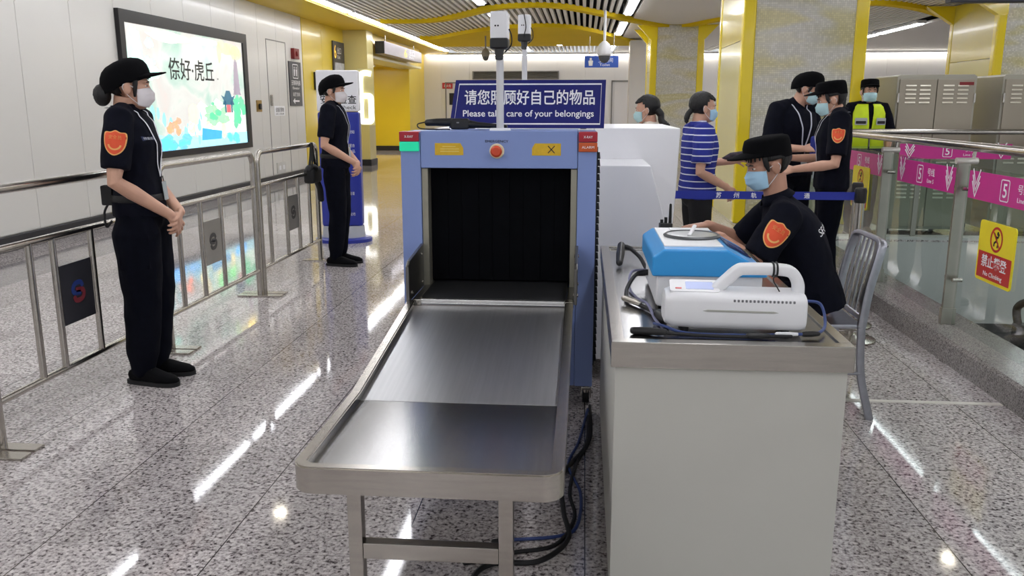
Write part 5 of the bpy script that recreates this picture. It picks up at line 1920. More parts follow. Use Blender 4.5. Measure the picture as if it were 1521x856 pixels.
        obj('collar', b, shirt, root, 60, solid=0.006)
    if trousers:
        b = bmesh.new()
        lb = leg_bulk
        tube(b, [J['waist'].lerp(J['pel'], 0.35), J['pel'], J['hiL'].lerp(J['hiR'], 0.5) - (J['waist'] - J['pel']).normalized() * 0.0], [(0.142 * s * g, 0.106 * s * g), (0.155 * s * g, 0.115 * s * g), (0.155 * s * g, 0.115 * s * g)], ref=hright, n=24, rnd=True)
        for q in 'LR':
            hi, kn, an = J['hi' + q], J['kn' + q], J['an' + q]
            tube(b, [hi, hi.lerp(kn, 0.2), hi.lerp(kn, 0.55), kn, kn.lerp(an, 0.4), kn.lerp(an, 0.8), an], [(0.088 * s * g,) * 2, (0.094 * s * lb,) * 2, (0.086 * s * lb,) * 2, (0.074 * s * lb,) * 2, (0.07 * s * lb,) * 2, (0.064 * s * lb,) * 2, (0.05 * s * lb,) * 2], n=18, rnd=True)
        out['trousers'] = remesh('trousers', b, 0.0085, trousers, root, 6, 0.007 * s, 9, (1, 1, 0.55))
    if shoes:
        for q in 'LR':
            an = J['an' + q]
            fd = Matrix.Rotation(R(feet[0 if q == 'L' else 1]), 4, 'Z') @ Vector((0, 1, 0))
            an0 = Vector((an.x, an.y, an.z))
            z0 = an0.z - 0.088 * s
            b = bmesh.new()
            def F(y, z):
                return Vector((an0.x, an0.y, z0 + z * s)) + fd * y * s
            tube(b, [F(-0.055, 0.042), F(-0.02, 0.048), F(0.05, 0.046), F(0.11, 0.036), F(0.165, 0.030), F(0.185, 0.026)], [(0.034 * s, 0.036 * s), (0.038 * s, 0.042 * s), (0.042 * s, 0.042 * s), (0.046 * s, 0.032 * s), (0.040 * s, 0.026 * s), (0.028 * s, 0.02 * s)], ref=right if abs(right.z) < 0.5 else (1, 0, 0), n=18, rnd=True, power=2.6)
            tube(b, [F(-0.012, 0.05), F(-0.006, 0.125)], [(0.044 * s, 0.048 * s), (0.042 * s, 0.046 * s)], n=16)
            for v in b.verts:
                v.co.z = max(v.co.z, z0 + 0.012 * s)
            sh_ = obj('shoe', b, SHOE, root, 60)
            b = bmesh.new()
            outl = [(-0.036, -0.07), (-0.05, 0.10), (-0.042, 0.175), (-0.015, 0.205), (0.015, 0.205), (0.042, 0.175), (0.05, 0.10), (0.036, -0.07), (0.0, -0.088)]
            Ms_ = frame((an0.x, an0.y, z0), fd.cross(Vector((0, 0, 1))), fd)
            op = smooth_path([(x * s, y * s, 0) for x, y in outl], 4, closed=True)
            flat(b, Ms_, [(p.x, p.y) for p in op], 0.0, 0.022 * s)
            obj('sole', b, mat('black_sole', '101012', 0.6), sh_)
            b = bmesh.new()
            for k in range(4):
                y = 0.035 + 0.02 * k
                zz = 0.09 - 0.012 * k
                tube(b, [F(y, zz) - Vector((0.022 * s, 0, 0)), F(y, zz + 0.004) + Vector((0.022 * s, 0, 0))], 0.003 * s, n=6)
            obj('laces', b, BLACKR, sh_)
    # ---- hair
    if hair:
        b = bmesh.new()
        t = bmesh.new()
        bmesh.ops.create_uvsphere(t, u_segments=36, v_segments=28, radius=1)
        low = {'short': -0.058, 'bun': -0.078, 'pony': -0.085, 'long': -0.085}[hair]
        for v in t.verts:
            v.co = Vector((v.co.x * 0.083, v.co.y * 0.103 - 0.016, v.co.z * 0.092 + 0.034))
        kill = []
        for v in t.verts:
            x, y, z = v.co
            front = 0.048 - 0.02 * (abs(x) / 0.08)
            edge = 0.062 if cap is None else 0.05
            if cap and z > 0.085:
                kill.append(v)
                continue
            if (y > front and z < edge) or (y > (-0.035 if cap or hair == 'short' else 0.004) and z < (0.022 if cap or hair == 'short' else 0.04) and y <= front) or z < low:
                kill.append(v)
        bmesh.ops.delete(t, geom=kill, context='VERTS')
        for v in t.verts:
            v.co += v.co.normalized() * 0.004 * noise.noise(Vector((v.co.x * 60, v.co.y * 60, v.co.z * 18)))
        merge(b, t, Mh)
        # side locks and fringe
        rnd = random.Random(len(label))
        for sx in (-1, 1) if cap else ():
            tube(b, [(sx * 0.072, 0.028, 0.05), (sx * 0.075, 0.026, 0.01), (sx * 0.073, 0.020, -0.02 if hair == 'short' else -0.05)], [(0.010, 0.012), (0.006, 0.011), (0.003, 0.005)], n=8, rnd=True, M=Mh)
        nf = 9 if cap else 13
        for k in range(nf):
            u = -1 + 2 * k / (nf - 1)
            x = 0.06 * u
            y = 0.082 - 0.04 * u * u
            tube(b, [(x * 0.9, y - 0.022, 0.09), (x, y + 0.004, 0.065), (x + rnd.uniform(-0.008, 0.008), y + 0.008, 0.038 + rnd.uniform(-0.008, 0.014) + (0.02 if hair in ('pony', 'long') else 0))], [(0.012, 0.008), (0.010, 0.006), (0.003, 0.002)], ref=(1, 0, 0), n=8, rnd=True, M=Mh)
        if hair == 'bun':
            t = bmesh.new()
            bmesh.ops.create_uvsphere(t, u_segments=24, v_segments=18, radius=1)
            for v in t.verts:
                v.co = Vector((v.co.x * 0.042, v.co.y * 0.040 - 0.128, v.co.z * 0.052 - 0.045)) * (1 + 0.04 * noise.noise(v.co * 5))
            merge(b, t, Mh)
            tube(b, [(0, -0.09, -0.01), (0, -0.11, -0.025), (0, -0.125, -0.04)], [(0.03, 0.03), (0.025, 0.02), (0.03, 0.03)], n=12, M=Mh)
        if hair == 'pony':
            tube(b, smooth_path([(0, -0.10, -0.02), (0, -0.125, -0.05), (0.0, -0.135, -0.085), (0.004, -0.135, -0.115)], 4), [(0.024, 0.02)] * 5 + [(0.026, 0.02)] * 4 + [(0.02, 0.015)] * 3 + [(0.006, 0.006)], n=12, rnd=True, M=Mh)
        if hair == 'long':
            tube(b, smooth_path([(0.0, -0.09, -0.01), (0, -0.12, -0.05), (-0.01, -0.125, -0.1), (-0.02, -0.16, -0.135), (-0.02, -0.19, -0.14)], 4), [(0.045, 0.03)] * 5 + [(0.034, 0.026)] * 8 + [(0.024, 0.018)] * 3 + [(0.006, 0.006)], n=12, rnd=True, M=Mh)
        obj('hair', b, HAIR, root, 80, solid=0.003)
    # ---- cap
    if cap:
        Mc = Mh @ Matrix.Translation((0, 0, 0.008 if cap == 'flat' else -0.002)) @ Matrix.Rotation(R(7 if cap == 'soft' else 3), 4, 'X')
        b = bmesh.new()
        if cap == 'soft':        # rounded crown, curved peak
            prof = [(1.0, 0.030), (1.02, 0.048), (1.02, 0.07), (0.97, 0.096), (0.86, 0.118), (0.66, 0.134), (0.36, 0.143), (0.05, 0.146)]
        else:                    # flat-topped patrol crown
            prof = [(1.0, 0.040), (1.0, 0.06), (0.99, 0.085), (0.97, 0.108), (0.92, 0.119), (0.75, 0.126), (0.4, 0.130), (0.05, 0.131)]
        t = bmesh.new()
        N = 36
        rows = []
        for r_, z_ in prof:
            row = []
            for k in range(N):
                a = 2 * math.pi * k / N
                y = 0.112 * r_ * math.sin(a) - 0.008
                row.append(t.verts.new((0.0915 * r_ * math.cos(a), y, z_ - 0.10 * (0.16 if cap == 'soft' else 0.05) * (1 - y / 0.11) * 0.6 - (0.014 if y < -0.05 and z_ < 0.05 else 0))))
            rows.append(row)
        for A, B_ in zip(rows, rows[1:]):
            for k in range(N):
                t.faces.new((A[k], A[(k + 1) % N], B_[(k + 1) % N], B_[k]))
        t.faces.new(rows[-1])
        t.faces.new(rows[0][::-1])
        bmesh.ops.recalc_face_normals(t, faces=t.faces)
        for v in t.verts:
            if cap == 'soft' and v.co.y < 0:
                v.co.z -= 0.022 * (-v.co.y / 0.11)
                v.co.y *= 1.09
            if cap == 'flat' and v.co.z > 0.09 and v.co.y > 0:
                v.co.y *= 0.93
            v.co += Vector((v.co.x, v.co.y, 0)).normalized() * 0.003 * noise.noise(v.co * 22)
        merge(b, t, Mc)
        cp = obj('cap', b, CAPM, root, 50)
        b = bmesh.new()
        t = bmesh.new()
        rows = []
        for k in range(25):
            a = R(18 + 144 * k / 24)
            x0, y0 = 0.0905 * math.cos(a), 0.112 * math.sin(a) - 0.010
            row = []
            ext = 0.080 * max(0.0, math.sin((a - R(18)) / R(144) * math.pi)) ** 0.6
            for j in range(6):
                f_ = j / 5
                x = x0 * (1 - 0.06 * f_)
                y = y0 + ext * f_
                zc = (0.052 if cap == 'soft' else 0.064) - (0.004 if cap == 'soft' else 0.016) * f_ * math.sin(a) - 0.022 * (x / 0.09) ** 2 * (0.5 + 0.5 * f_)
                row.append(t.verts.new((x, y, zc)))
            rows.append(row)
        for A, B_ in zip(rows, rows[1:]):
            for j in range(5):
                t.faces.new((A[j], A[j + 1], B_[j + 1], B_[j]))
        bmesh.ops.recalc_face_normals(t, faces=t.faces)
        merge(b, t, Mc)
        obj('peak', b, CAPM, cp, 60, solid=0.006)
        out['cap'] = cp
    # ---- mask
    if mask:
        b = bmesh.new()
        t = bmesh.new()
        rows = []
        NU, NV = 17, 15
        for j in range(NV):
            v_ = j / (NV - 1)
            z = -0.008 - 0.098 * v_
            bulge = 0.105 + 0.007 * math.sin(math.pi * min(1, v_ * 1.25)) - 0.026 * max(0, v_ - 0.65) / 0.35
            if v_ < 0.25:
                bulge -= 0.014 * (0.25 - v_) / 0.25
            row = []
            for i in range(NU):
                u = -1 + 2 * i / (NU - 1)
                halfw = 0.070 - 0.012 * max(0, v_ - 0.5)
                x = halfw * math.sin(R(80) * u) / math.sin(R(80))
                y = bulge - (bulge - 0.030) * (1 - math.cos(R(80) * u)) / (1 - math.cos(R(80)))
                zz = z + 0.010 * u * u * (1 if v_ < 0.5 else 1.2) * (-1 if v_ < 0.3 else 1)
                ridge = 0.0022 * (1 if j % 4 == 0 else 0) * (1 - u * u)
                row.append(t.verts.new((x, y + ridge, zz)))
            rows.append(row)
        for A, B_ in zip(rows, rows[1:]):
            for i in range(NU - 1):
                t.faces.new((A[i], A[i + 1], B_[i + 1], B_[i]))
        bmesh.ops.recalc_face_normals(t, faces=t.faces)
        merge(b, t, Mh)
        mk = obj('face_mask', b, mask, root, 60, solid=0.002)
        for sx in (-1, 1):
            b = bmesh.new()
            tube(b, smooth_path([(sx * 0.069, 0.032, -0.018), (sx * 0.079, 0.006, -0.002), (sx * 0.088, -0.022, 0.008), (sx * 0.088, -0.032, -0.012), (sx * 0.078, -0.012, -0.045), (sx * 0.068, 0.032, -0.088)], 5), 0.0016, n=6, M=Mh)
            obj('ear_loop', b, mat('white_elastic', 'e8e8ea', 0.7), mk)
    return out


def decal(out, name, pieces, parent_part, origin, x, y, d, off=0.0015):
    """lay flat outlines on the shirt; pieces: (name, polys, material, extra offset)"""
    bv = bvh_of(out[parent_part])
    M = frame(origin, x, y)
    first = None
    for nm, polys, m, eo in pieces:
        if isinstance(polys, str):
            o = text(nm, polys, M @ Matrix.Translation((0, eo[1], 0)), eo[2], eo[3], m, None, 0.0)
            project(o, bv, d, off + eo[0])
        else:
            b = bmesh.new()
            for p in polys:
                t = bmesh.new()
                if nm == 'patch_smile':
                    n = len(p) // 2
                    va = [t.verts.new((q[0], q[1], 0)) for q in p]
                    for k in range(n - 1):
                        t.faces.new((va[k], va[k + 1], va[2 * n - 2 - k], va[2 * n - 1 - k]))
                    bmesh.ops.recalc_face_normals(t, faces=t.faces)
                    merge(b, t, M)
                    continue
                c = (sum(q[0] for q in p) / len(p), sum(q[1] for q in p) / len(p))
                rings = [[t.verts.new((c[0] + (q[0] - c[0]) * f_, c[1] + (q[1] - c[1]) * f_, 0)) for q in p] for f_ in (1, 0.75, 0.5, 0.25)]
                cc = t.verts.new((c[0], c[1], 0))
                n = len(p)
                for A, B_ in zip(rings, rings[1:]):
                    for k in range(n):
                        t.faces.new((A[k], A[(k + 1) % n], B_[(k + 1) % n], B_[k]))
                for k in range(n):
                    t.faces.new((rings[-1][k], rings[-1][(k + 1) % n], cc))
                bmesh.ops.recalc_face_normals(t, faces=t.faces)
                merge(b, t, M)
            o = obj(nm, b, m, None, 60)
            project(o, bv, d, off + (eo if not isinstance(eo, tuple) else eo[0]))
        if first is None:
            first = o
            o.parent = out[parent_part]
        else:
            o.parent = out[parent_part]
    return first


def shield(w, h):
    P = smooth_path([(-w, h * 0.82, 0), (-w * 0.45, h * 0.86, 0), (0, h, 0), (w * 0.45, h * 0.86, 0), (w, h * 0.82, 0), (w * 0.96, -h * 0.1, 0), (w * 0.6, -h * 0.72, 0), (0, -h, 0), (-w * 0.6, -h * 0.72, 0), (-w * 0.96, -h * 0.1, 0)], 4, closed=True)
    return [(p.x, p.y) for p in P]


def arc_poly(r0, r1, a0, a1, cy=0.0, n=14):
    return [(r1 * math.cos(R(a0 + (a1 - a0) * k / n)), cy + r1 * math.sin(R(a0 + (a1 - a0) * k / n))) for k in range(n + 1)] + [(r0 * math.cos(R(a1 + (a0 - a1) * k / n)), cy + r0 * math.sin(R(a1 + (a0 - a1) * k / n))) for k in range(n + 1)]


def strip_poly(pts, w):
    P = [Vector((p[0], p[1])) for p in pts]
    L, Q = [], []
    for i in range(len(P)):
        d_ = (P[min(i + 1, len(P) - 1)] - P[max(i - 1, 0)]).normalized()
        nn = Vector((-d_.y, d_.x)) * w / 2
        L.append(tuple(P[i] + nn))
        Q.append(tuple(P[i] - nn))
    return L + Q[::-1]


def sleeve_patch(out, side, s=1.0, along=0.42, turn=0.0):
    """red shield with a gold smile on the outer sleeve"""
    J = out['J']
    sh, el = J['sh' + side], J['el' + side]
    ax = (el - sh).normalized()
    outw = Matrix.Rotation(R(turn), 4, 'Z') @ Vector((1 if side == 'R' else -1, 0, 0))
    outw = (outw - ax * outw.dot(ax)).normalized()
    yv = -ax
    xv = yv.cross(outw)
    c = sh.lerp(el, along) + outw * 0.10
    w, h = 0.038 * s, 0.048 * s
    decal(out, 'arm_patch', [('arm_patch', [shield(w * 1.12, h * 1.10)], GOLDP, 0.0), ('patch_field', [shield(w, h)], ORANGE, 0.0015), ('patch_smile', [arc_poly(w * 0.52, w * 0.70, 188, 352, -h * 0.10)], GOLDP, 0.003), ('lettering', '安全员', GOLDP, (0.003, h * 0.48, w * 1.3, h * 0.36))], 'shirt', c, xv, yv, -outw)


def lanyard(out, drop=0.30, w=0.012, col=None, badge=True, name='lanyard', half=0.075):
    """a neck strap that lies on the shirt front, with a card"""
    J, s = out['J'], out['s']
    col = col or mat('pale_lanyard', 'c9ccd8', 0.6)
    bv = bvh_of(out['shirt'])
    bottom = J['top'].lerp(J['waist'], 0.0) 
    up = (J['top'] - J['waist']).normalized()
    right = (J['shR'] - J['shL']).normalized()
    fwd = up.cross(right)
    if fwd.y < 0:
        fwd = -fwd
    base = J['top'] + up * 0.02 * s
    strap = []
    for sx in (-1, 1):
        path = []
        for k in range(13):
            f_ = k / 12
            p = base - up * (drop * s) * f_ + right * sx * half * s * (1 - f_) ** 0.8
            h = bv.ray_cast(p + fwd * 0.4, -fwd, 0.9)
            path.append((h[0] + fwd * 0.004) if h[0] is not None else p + fwd * 0.1)
        back = []
        for k in range(5):
            a = R(20 + 70 * k / 4)
            p = J['neck'] + up * 0.0 + right * sx * 0.078 * s * math.cos(a) - fwd * 0.085 * s * math.sin(a) + up * 0.015 * s
            back.append(p)
        strap.append(back[::-1] + path)
    b = bmesh.new()
    for pth in strap:
        sp = smooth_path(pth, 3)
        tube(b, sp, [(w / 2, 0.0014)] * len(sp), ref=right, n=8)
    ly = obj(name, b, col, out['root'], 60)
    if badge:
        e = strap[0][-1]
        M = frame(e - up * 0.075 * s + fwd * 0.014, right, up)
        b = bmesh.new()
        flat(b, M, rrect(0.062, 0.095, 0.006), 0.0, 0.004)
        bd = obj('id_card', b, mat('card_sleeve', 'b9c2c4', 0.25), ly)
        b = bmesh.new()
        flat(b, M, rrect(0.05, 0.06, 0.003, cy=-0.012), 0.0042, 0.0008)
        obj('card_print', b, mat('card_print', 'e9e4de', 0.5, 0, 0.2, 60), ly)
        b = bmesh.new()
        cyl(b, e + fwd * 0.012, e - up * 0.03 * s + fwd * 0.014, 0.005, 8)
        obj('clip', b, STEEL_T, ly)
    return ly


def belt_kit(out, pouch=None):
    J, s = out['J'], out['s']
    b = bmesh.new()
    c = J['pel'].lerp(J['waist'], 0.35)
    up = (J['waist'] - J['pel']).normalized()
    right = (J['hiR'] - J['hiL']).normalized()
    fwd = up.cross(right)
    ring = [c + right * 0.168 * s * math.cos(R(a)) + fwd * 0.126 * s * math.sin(R(a)) for a in range(0, 360, 12)]
    tube(b, ring, [(0.018, 0.004)] * len(ring), ref=up, n=8, closed=True)
    bl_ = obj('belt', b, BLACKR, out['root'], 60)
    return bl_


# near guard, standing on the left (a woman, side on)
g1 = person('guard in dark uniform and black cap standing nearest on the left, hair in a bun', (-2.265, 4.15, 0), R(-78),
            dict(wrR=(0.07, 0.165, 0.885), elR=(0.238, -0.035, 1.07), elL=(-0.225, -0.02, 1.09), wrL=(-0.045, 0.185, 0.885), head=(0, 0.005, 1.525), neck=(0, -0.028, 1.41), top=(0, -0.025, 1.378), chest=(0, 0.0, 1.24),
                 anL=(-0.075, -0.01, 0.088), anR=(0.075, -0.035, 0.088), knL=(-0.085, 0.02, 0.48), knR=(0.085, 0.0, 0.48)),
            head_yaw=16, skin=SKIN, voxel=0.004, shirt=NAVY, trousers=NAVY2, mask=MASKW, cap='soft', hair='bun', shirt_hem=0.88, leg_bulk=1.25, sleeve=0.80, feet=(-8, -22),
            hands=dict(R=dict(d=(-0.55, 0.25, -0.62), n=(-0.25, -0.9, 0.1), t=1, curl=22), L=dict(d=(0.75, 0.05, -0.45), n=(0.1, -0.95, 0.1), t=1, curl=30)))
sleeve_patch(g1, 'R', 1.15, 0.42, 8)
lanyard(g1, 0.33, 0.017, mat('white_lanyard', 'e2e4ea', 0.6))
belt_kit(g1)
J = g1['J']
decal(g1, 'name_tape', [('name_tape', [[(-0.045, -0.011), (0.045, -0.011), (0.045, 0.011), (-0.045, 0.011)]], mat('navy_tape', '2a3358', 0.7), 0.0), ('lettering', '特勤保安', PRINTW, (0.001, 0, 0.075, 0.014))], 'shirt', (0.085, 0.3, 1.27), (-1, 0, 0), (0, 0, 1), (0, -1, 0), 0.002)
for sx, yy in ((1, -0.03), (-1, -0.03)):
    b = bmesh.new()
    box(b, (sx * 0.155 - 0.018, -0.075, 0.62), (sx * 0.155 + 0.018, 0.075, 0.80), 0.014, 3)
    box(b, (sx * 0.155 - 0.022, -0.08, 0.765), (sx * 0.155 + 0.022, 0.08, 0.805), 0.01, 3)
    obj('cargo_pocket', b, NAVY2, g1['root'])
b = bmesh.new()
box(b, (0.04, -0.155, 0.94), (0.095, -0.10, 1.04), 0.01)
tube(b, smooth_path([(0.06, -0.13, 0.95), (0.06, -0.155, 0.9), (0.065, -0.15, 0.83), (0.07, -0.12, 0.86)], 5), 0.006, n=8)
obj('belt_pouch', b, BLACKR, g1['root'])

# guard further off by the totem
g2 = person('guard in dark uniform and black cap standing farther away beside the barrier, hands clasped', (-2.22, 7.5, 0), R(-86),
            dict(wrR=(0.06, 0.17, 0.92), elR=(0.235, -0.04, 1.075), elL=(-0.225, -0.02, 1.09), wrL=(-0.05, 0.185, 0.90), head=(0, 0.01, 1.535), neck=(0, -0.02, 1.415), anL=(-0.075, -0.01, 0.088), anR=(0.075, -0.02, 0.088)), 1.015,
            head_yaw=-4, skin=SKIN, voxel=0.005, shirt=NAVY, trousers=NAVY2, mask=MASKW, cap='soft', hair='short', shirt_hem=0.87, leg_bulk=1.05, feet=(-5, -14),
            hands=dict(R=dict(d=(-0.45, 0.3, -0.6), n=(-0.3, -0.9, 0.1), t=1, curl=25), L=dict(d=(0.7, 0.05, -0.5), n=(0.1, -0.95, 0.1), t=1, curl=30)))
lanyard(g2, 0.33)
belt_kit(g2)

# seated guard at the counter
g3 = person('seated guard in dark uniform, black cap and blue mask, leaning over the counter', (1.10, 4.05, 0), R(83),
            dict(pel=(0, -0.005, 0.535), waist=(0, 0.03, 0.66), chest=(0, 0.10, 0.82), top=(0, 0.175, 0.955), neck=(0, 0.195, 1.01), head=(0, 0.245, 1.158),
                 shL=(-0.175, 0.165, 0.935), shR=(0.175, 0.18, 0.935), elL=(-0.26, 0.30, 0.735), elR=(0.23, 0.33, 0.76), wrL=(-0.22, 0.46, 0.845), wrR=(0.16, 0.50, 0.845),
                 hiL=(-0.09, 0.01, 0.548), hiR=(0.09, 0.01, 0.548), knL=(-0.11, 0.265, 0.53), knR=(0.11, 0.265, 0.53), anL=(-0.11, 0.20, 0.09), anR=(0.11, 0.20, 0.09)), 1.0,
            head_yaw=14, head_pitch=-14, skin=SKIN2, voxel=0.0042, shirt=NAVY, trousers=NAVY2, mask=MASKB, cap='flat', hair='short', shirt_hem=0.88, bulk=1.12, sleeve=0.9,
            hands=dict(L=dict(d=(0.3, 0.9, -0.10), n=(0.1, 0.1, -1), t=1, curl=18), R=dict(d=(-0.25, 0.9, -0.1), n=(0, 0.1, -1), t=-1, curl=18)))
sleeve_patch(g3, 'L', 1.2, 0.45, -4)
decal(g3, 'back_lettering', [('back_lettering', 'SECURITY', PRINTW, (0.0, 0, 0.22, 0.035))], 'shirt', (-0.03, -0.12, 0.95), (1, 0, 0), (0, 0.5, 0.85), (0, 0.7, -0.5), 0.002)

# two officers talking behind the belt
o1 = person('taller officer in black facing right, holding a blue pouch, half hidden behind a colleague', (1.68, 7.1, 0), R(-150),
            dict(wrR=(0.14, 0.27, 1.08), elR=(0.25, 0.02, 1.08), elL=(-0.235, 0.0, 1.09), wrL=(-0.08, 0.27, 1.07), head=(-0.06, 0.07, 1.53), neck=(-0.02, 0.01, 1.415)), 1.02,
            head_yaw=38, head_pitch=-18, voxel=0.0065, shirt=NAVY, trousers=NAVY2, mask=MASKT, cap='soft', hair='short', bulk=1.12,
            hands=dict(R=dict(d=(-0.4, 0.85, 0.1), n=(-0.6, -0.1, -0.5), t=1, curl=30), L=dict(d=(0.4, 0.85, 0.1), n=(0.5, -0.1, -0.6), t=-1, curl=30)))
lanyard(o1, 0.36, 0.014)
b = bmesh.new()
box(b, (-0.12, 0.30, 0.93), (0.12, 0.40, 1.12), 0.03, 3)
bp_ = obj('tmp', b, mat('royal_blue_cloth', '1d2a86', 0.7, 0, 0.1, 30))
Mw = Matrix.Translation((1.68, 7.1, 0)) @ Matrix.Rotation(R(-150), 4, 'Z')
pc = thing('blue_pouch', 'royal blue pouch held between the two officers behind the belt', 'pouch', Mw @ Vector((0, 0.35, 0.99)), R(-150))
for v in bp_.data.vertices:
    v.co = v.co * 1.02 - Vector((0, 0.35, 0.93))
bp_.name = 'pouch_body'
bp_.parent = pc
b = bmesh.new()
box(b, (-0.122, -0.056, 0.11), (0.122, 0.056, 0.14), 0.012, 2)
obj('flap', b, mat('royal_blue_flap', '26349c', 0.7), pc)

o2 = person('officer in black facing left with a white lanyard and orange sleeve patch behind the belt', (1.80, 6.35, 0), R(80),
            dict(wrL=(-0.12, 0.28, 1.0), elL=(-0.245, 0.01, 1.05), elR=(0.24, 0.0, 1.06), wrR=(0.10, 0.28, 1.07), head=(0, 0.05, 1.50), neck=(0, 0.0, 1.40)), 0.98,
            head_yaw=0, head_pitch=-12, voxel=0.006, shirt=NAVY, trousers=NAVY2, mask=MASKT, cap='flat', hair='short', bulk=1.05, sleeve=0.82,
            hands=dict(L=dict(d=(0.2, 0.9, -0.2), n=(0.7, 0, -0.6), t=-1, curl=28), R=dict(d=(-0.2, 0.9, 0.1), n=(-0.7, 0, -0.5), t=1, curl=28)))
sleeve_patch(o2, 'L', 1.0, 0.42, -8)
lanyard(o2, 0.36, 0.016, mat('white_lanyard', 'e2e4ea', 0.6))

# officer with the yellow vest by the cabinets
o3 = person('officer in a yellow reflective vest and black cap facing the viewer beyond the glass', (3.10, 9.80, 0), R(180),
            dict(elL=(-0.26, -0.02, 1.08), elR=(0.26, -0.02, 1.08), wrL=(-0.22, 0.06, 0.86), wrR=(0.23, 0.08, 0.90)), 1.02,
            voxel=0.007, shirt=NAVY, trousers=NAVY2, mask=MASKT, cap='flat', hair='short', bulk=1.12, sleeve=0.95)
VEST = mat('fluorescent_yellow_vest', 'd8f01e', 0.6, 0, 0.04, 20, emit=0.0)
Jv = o3['J']
b = bmesh.new()
t = bmesh.new()
rows = []
sv = o3['s']
for zz, a, c in ((0.95, 0.198, 0.155), (1.06, 0.186, 0.145), (1.2, 0.195, 0.155), (1.32, 0.19, 0.145), (1.385, 0.165, 0.125), (1.415, 0.13, 0.105)):
    row = []
    for k in range(40):
        an_ = R(98 + 344 * k / 39)
        opening = 0.0 if zz < 1.15 else (zz - 1.15) * 0.5
        an2 = R(90 + math.degrees(opening) + 3 + (354 - 2 * math.degrees(opening)) * k / 39)
        row.append(t.verts.new((a * sv * math.cos(an2), c * sv * math.sin(an2), zz * sv)))
    rows.append(row)
for A, B_ in zip(rows, rows[1:]):
    for k in range(39):
        if B_ is rows[3] or B_ is rows[4] or A is rows[2] or A is rows[3]:
            x = A[k].co.x
            if abs(x) > 0.176 * sv and rows.index(A) >= 2:
                continue
        t.faces.new((A[k], A[k + 1], B_[k + 1], B_[k]))
bmesh.ops.recalc_face_normals(t, faces=t.faces)
merge(b, t)
vs = obj('reflective_vest', b, VEST, o3['root'], 60, solid=0.006)
o3['vest'] = vs
for sx in (-1, 1):
    b = bmesh.new()
    M = frame((sx * 0.098 * sv, 0.148 * sv, 1.235 * sv), (-1, 0.0, 0), (0, 0, 1))
    M = M @ Matrix.Rotation(R(-sx * 26), 4, 'Y')
    flat(b, M, rrect(0.125, 0.075, 0.01), 0.008, 0.006)
    pk = obj('silver_panel', b, mat('reflective_grey', 'b4b7b6', 0.4), vs)
    b = bmesh.new()
    flat(b, M, rrect(0.105, 0.03, 0.008, cy=-0.01), 0.0145, 0.002)
    obj('black_badge', b, PRINTK, vs)
    text('lettering', '公安' if sx > 0 else '辅警', M @ Matrix.Translation((0, -0.10, 0.006)), 0.10, 0.045, PRINTK, vs)
b = bmesh.new()
tube(b, [(0, 0.162 * sv, 0.97 * sv), (0, 0.152 * sv, 1.06 * sv), (0, 0.162 * sv, 1.16 * sv)], 0.005, n=8)
obj('zip', b, MGREY, vs)
bt_ = thing('baton', 'long black baton standing upright beside the officer in the yellow vest', 'baton', (2.80, 9.66, 0.0))
b = bmesh.new()
tube(b, [(0, 0, 0.0), (0, 0, 1.15), (0, 0, 1.22), (0, 0, 1.57)], [(0.02, 0.02), (0.02, 0.02), (0.026, 0.026), (0.026, 0.026)], n=14, rnd=True)
obj('shaft', b, BLACK, bt_)
b = bmesh.new()
for k in range(5):
    lathe(b, [(0.027, 0), (0.03, 0.005), (0.027, 0.01)], (0, 0, 1.25 + 0.06 * k), 14)
obj('grip_rings', b, BLACKR, bt_)


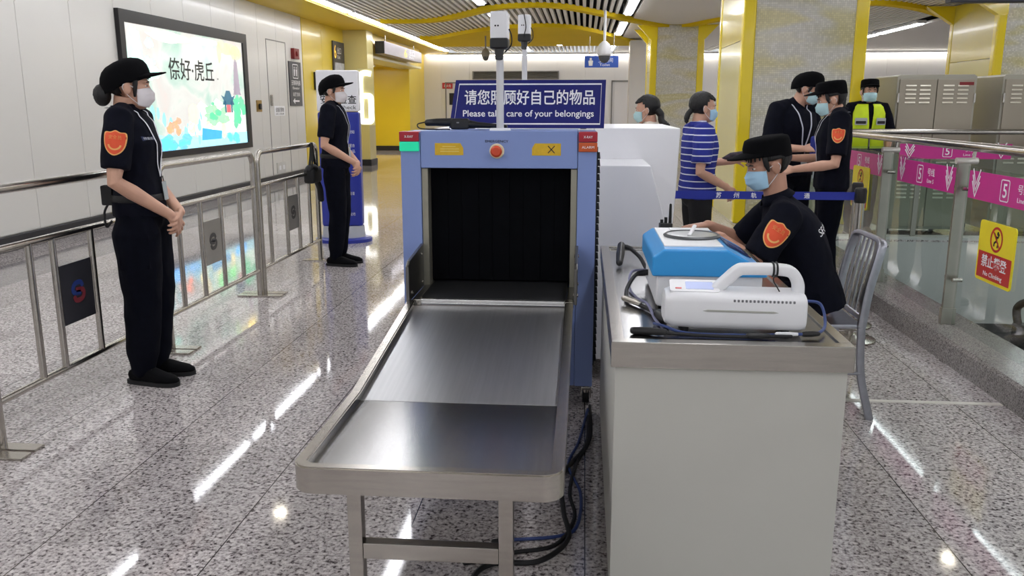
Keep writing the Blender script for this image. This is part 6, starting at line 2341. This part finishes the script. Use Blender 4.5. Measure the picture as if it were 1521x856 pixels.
# passengers
def striped_material():
    m = bpy.data.materials.new('blue_striped_jersey')
    m.use_nodes = True
    nt = m.node_tree
    bs = nt.nodes['Principled BSDF']
    tc = node(nt, 'ShaderNodeTexCoord')
    xyz = node(nt, 'ShaderNodeSeparateXYZ')
    nt.links.new(tc.outputs['Object'], xyz.inputs[0])
    f_ = math_node(nt, 'FRACT', math_node(nt, 'DIVIDE', xyz.outputs[2], 0.047))
    st = math_node(nt, 'LESS_THAN', f_, 0.17)
    nt.links.new(mixc(nt, st, lin('242f8f'), lin('d9dcec')), bs.inputs['Base Color'])
    bs.inputs['Roughness'].default_value = 0.85
    return m
p1 = person('woman in a blue and white striped shirt walking beyond the scanner', (0.83, 6.3, 0), R(-80),
            dict(wrR=(0.13, 0.20, 0.93), elR=(0.25, -0.06, 1.06), elL=(-0.235, 0.06, 1.10), wrL=(-0.10, 0.33, 1.12)), 0.915,
            head_yaw=2, voxel=0.006, shirt=striped_material(), trousers=mat('black_trousers', '0c0c10', 0.8), mask=MASKB, cap=None, hair='pony', shirt_hem=0.84, bulk=1.15, sleeve=0.8,
            hands=dict(R=dict(d=(-0.2, 0.5, -0.8), n=(-0.9, 0, 0), t=1, curl=25), L=dict(d=(0.1, 0.95, 0.1), n=(0.3, 0, -0.9), t=1, curl=35)))
hb_ = thing('folded_umbrella', 'dark patterned folded umbrella held out by the woman in stripes', 'umbrella', (1.17, 6.44, 1.055), R(-12))
b = bmesh.new()
tube(b, [(-0.14, 0, -0.025), (-0.08, 0, 0.0), (0.0, 0, 0.01), (0.09, 0, 0.0)], [(0.02, 0.02), (0.036, 0.034), (0.04, 0.036), (0.028, 0.028)], n=14, rnd=True)
obj('folded_canopy', b, mat('dark_pattern_cloth', '3a2f38', 0.7, 0, 0.7, 40), hb_)
b = bmesh.new()
tube(b, [(0.09, 0, 0.0), (0.15, 0, -0.005)], [(0.014, 0.014), (0.016, 0.016)], n=12, rnd=True)
obj('handle', b, BLACK, hb_)
p2 = person('woman whose masked head shows over the white scanner housing', (0.50, 6.75, 0), R(82),
            dict(), 0.905, head_yaw=-4, head_pitch=-4, voxel=0.006, shirt=mat('cream_top', 'e6ddd0', 0.8), trousers=mat('black_trousers', '0c0c10'), mask=MASKT, cap=None, hair='long', sleeve=0.8)
